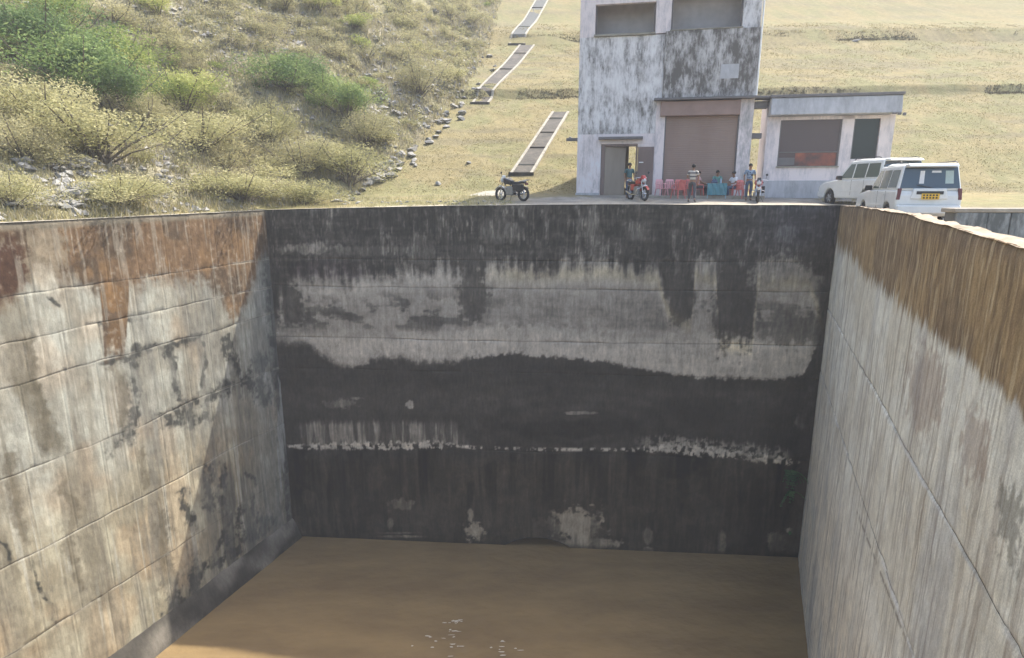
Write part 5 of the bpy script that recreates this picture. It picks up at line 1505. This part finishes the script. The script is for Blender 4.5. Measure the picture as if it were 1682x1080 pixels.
# ================================================================== FERN IN THE FAR RIGHT CORNER OF THE BASIN
M['fern'] = leafmat('dark green fern', (.05, .13, .06), (.08, .19, .085), (.14, .26, .11))
def corner_plant(u, v, size, label, nfr):
    d = pix_ray(u, v)
    # point on the end wall's face
    k = (LO[1] - .0748 * (0 - LO[0])); t = k / (d[1] + .0748 * d[0])
    P0 = Vector((d[0] * t, d[1] * t - .05, EYE + d[2] * t))
    e = empty('fern', P0, 0, label, 'plant')
    rr = random.Random(int(u))
    for f in range(nfr):
        mb = MB(); a = rr.uniform(-1.3, 1.3); l = size * rr.uniform(.6, 1.1)
        pts = []
        for k in range(7):
            q = k / 6
            pts.append(Vector((math.sin(a) * l * q * .8, -l * q * .45, l * (.35 * q - .9 * q * q) + rr.uniform(-.02, .02))))
        mb.tube(pts, [.008] * 7, 4, False)
        for k in range(1, 7):
            for s in (-1, 1):
                w = l * .30 * (1.15 - k / 7)
                p = pts[k]; sx = Vector((math.cos(a), .25, -.25)) * s * w
                mb.add([p, p + sx * .5 + Vector((0, 0, .03)), p + sx, p + sx * .5 - Vector((0, 0, .05))], [(0, 1, 2, 3)])
        mb.build('frond', M['fern'], e)
    return e
corner_plant(1296, 772, 1.15, 'dark green fern growing from a crack in the far right corner of the basin', 11)
corner_plant(1300, 806, .9, 'smaller fern hanging below the larger one in the far right corner of the basin', 8)
corner_plant(1296, 872, .22, 'tiny tuft of plant on the end wall just above the water near the right corner', 5)
# grass tufts on the right wall's broken lip

# ================================================================== PALE FLECKS FOR GLINTS ON THE WATER
M['glint'] = mat('pale foam', (.48, .43, .34), 20, bump=0, rough=.6)  # pale flecks stand in for glints off the ripples
fo = MB(); r_ = random.Random(4)
for (u, v, su, sv_, n_) in [(747, 1020, 8, 2.2, 13), (744, 1037, 5, 2, 5), (725, 1055, 30, 7, 8), (835, 1062, 18, 7, 9), (745, 1062, 7, 8, 5)]:
    for _ in range(n_):
        d = pix_ray(u + r_.gauss(0, su), v + r_.gauss(0, sv_)); t = (WATER + .02 - EYE) / d[2]
        x, y = d[0] * t, d[1] * t
        a = r_.uniform(.03, .16); b = r_.uniform(.01, .04); k = r_.uniform(-.3, .3)
        p = []
        for q in range(7):
            th = q * 2 * math.pi / 7; rr = r_.uniform(.6, 1.2)
            p.append((x + a * rr * math.cos(th), y + b * rr * math.sin(th) + k * a * math.cos(th) * .3, WATER + .035))
        fo.add(p + [(x, y, WATER + .05)], [(q, (q + 1) % 7, 7) for q in range(7)])
tag(fo.build('glint', M['glint']), 'small pale flecks painted as glints on the brown water', kind='stuff')

# ================================================================== HAZE
m = bpy.data.materials.new('haze'); m.use_nodes = True
nt = m.node_tree; nt.nodes.clear()
out = nt.nodes.new('ShaderNodeOutputMaterial'); pv = nt.nodes.new('ShaderNodeVolumePrincipled')
pv.inputs['Color'].default_value = (.93, .95, 1, 1); pv.inputs['Density'].default_value = .0012
nt.links.new(pv.outputs[0], out.inputs['Volume'])
hz_ = MB().box(-250, 250, -20, 345, -18.5, 62).build('haze', m)
tag(hz_, 'thin milky haze in the air over the whole valley', kind='stuff')
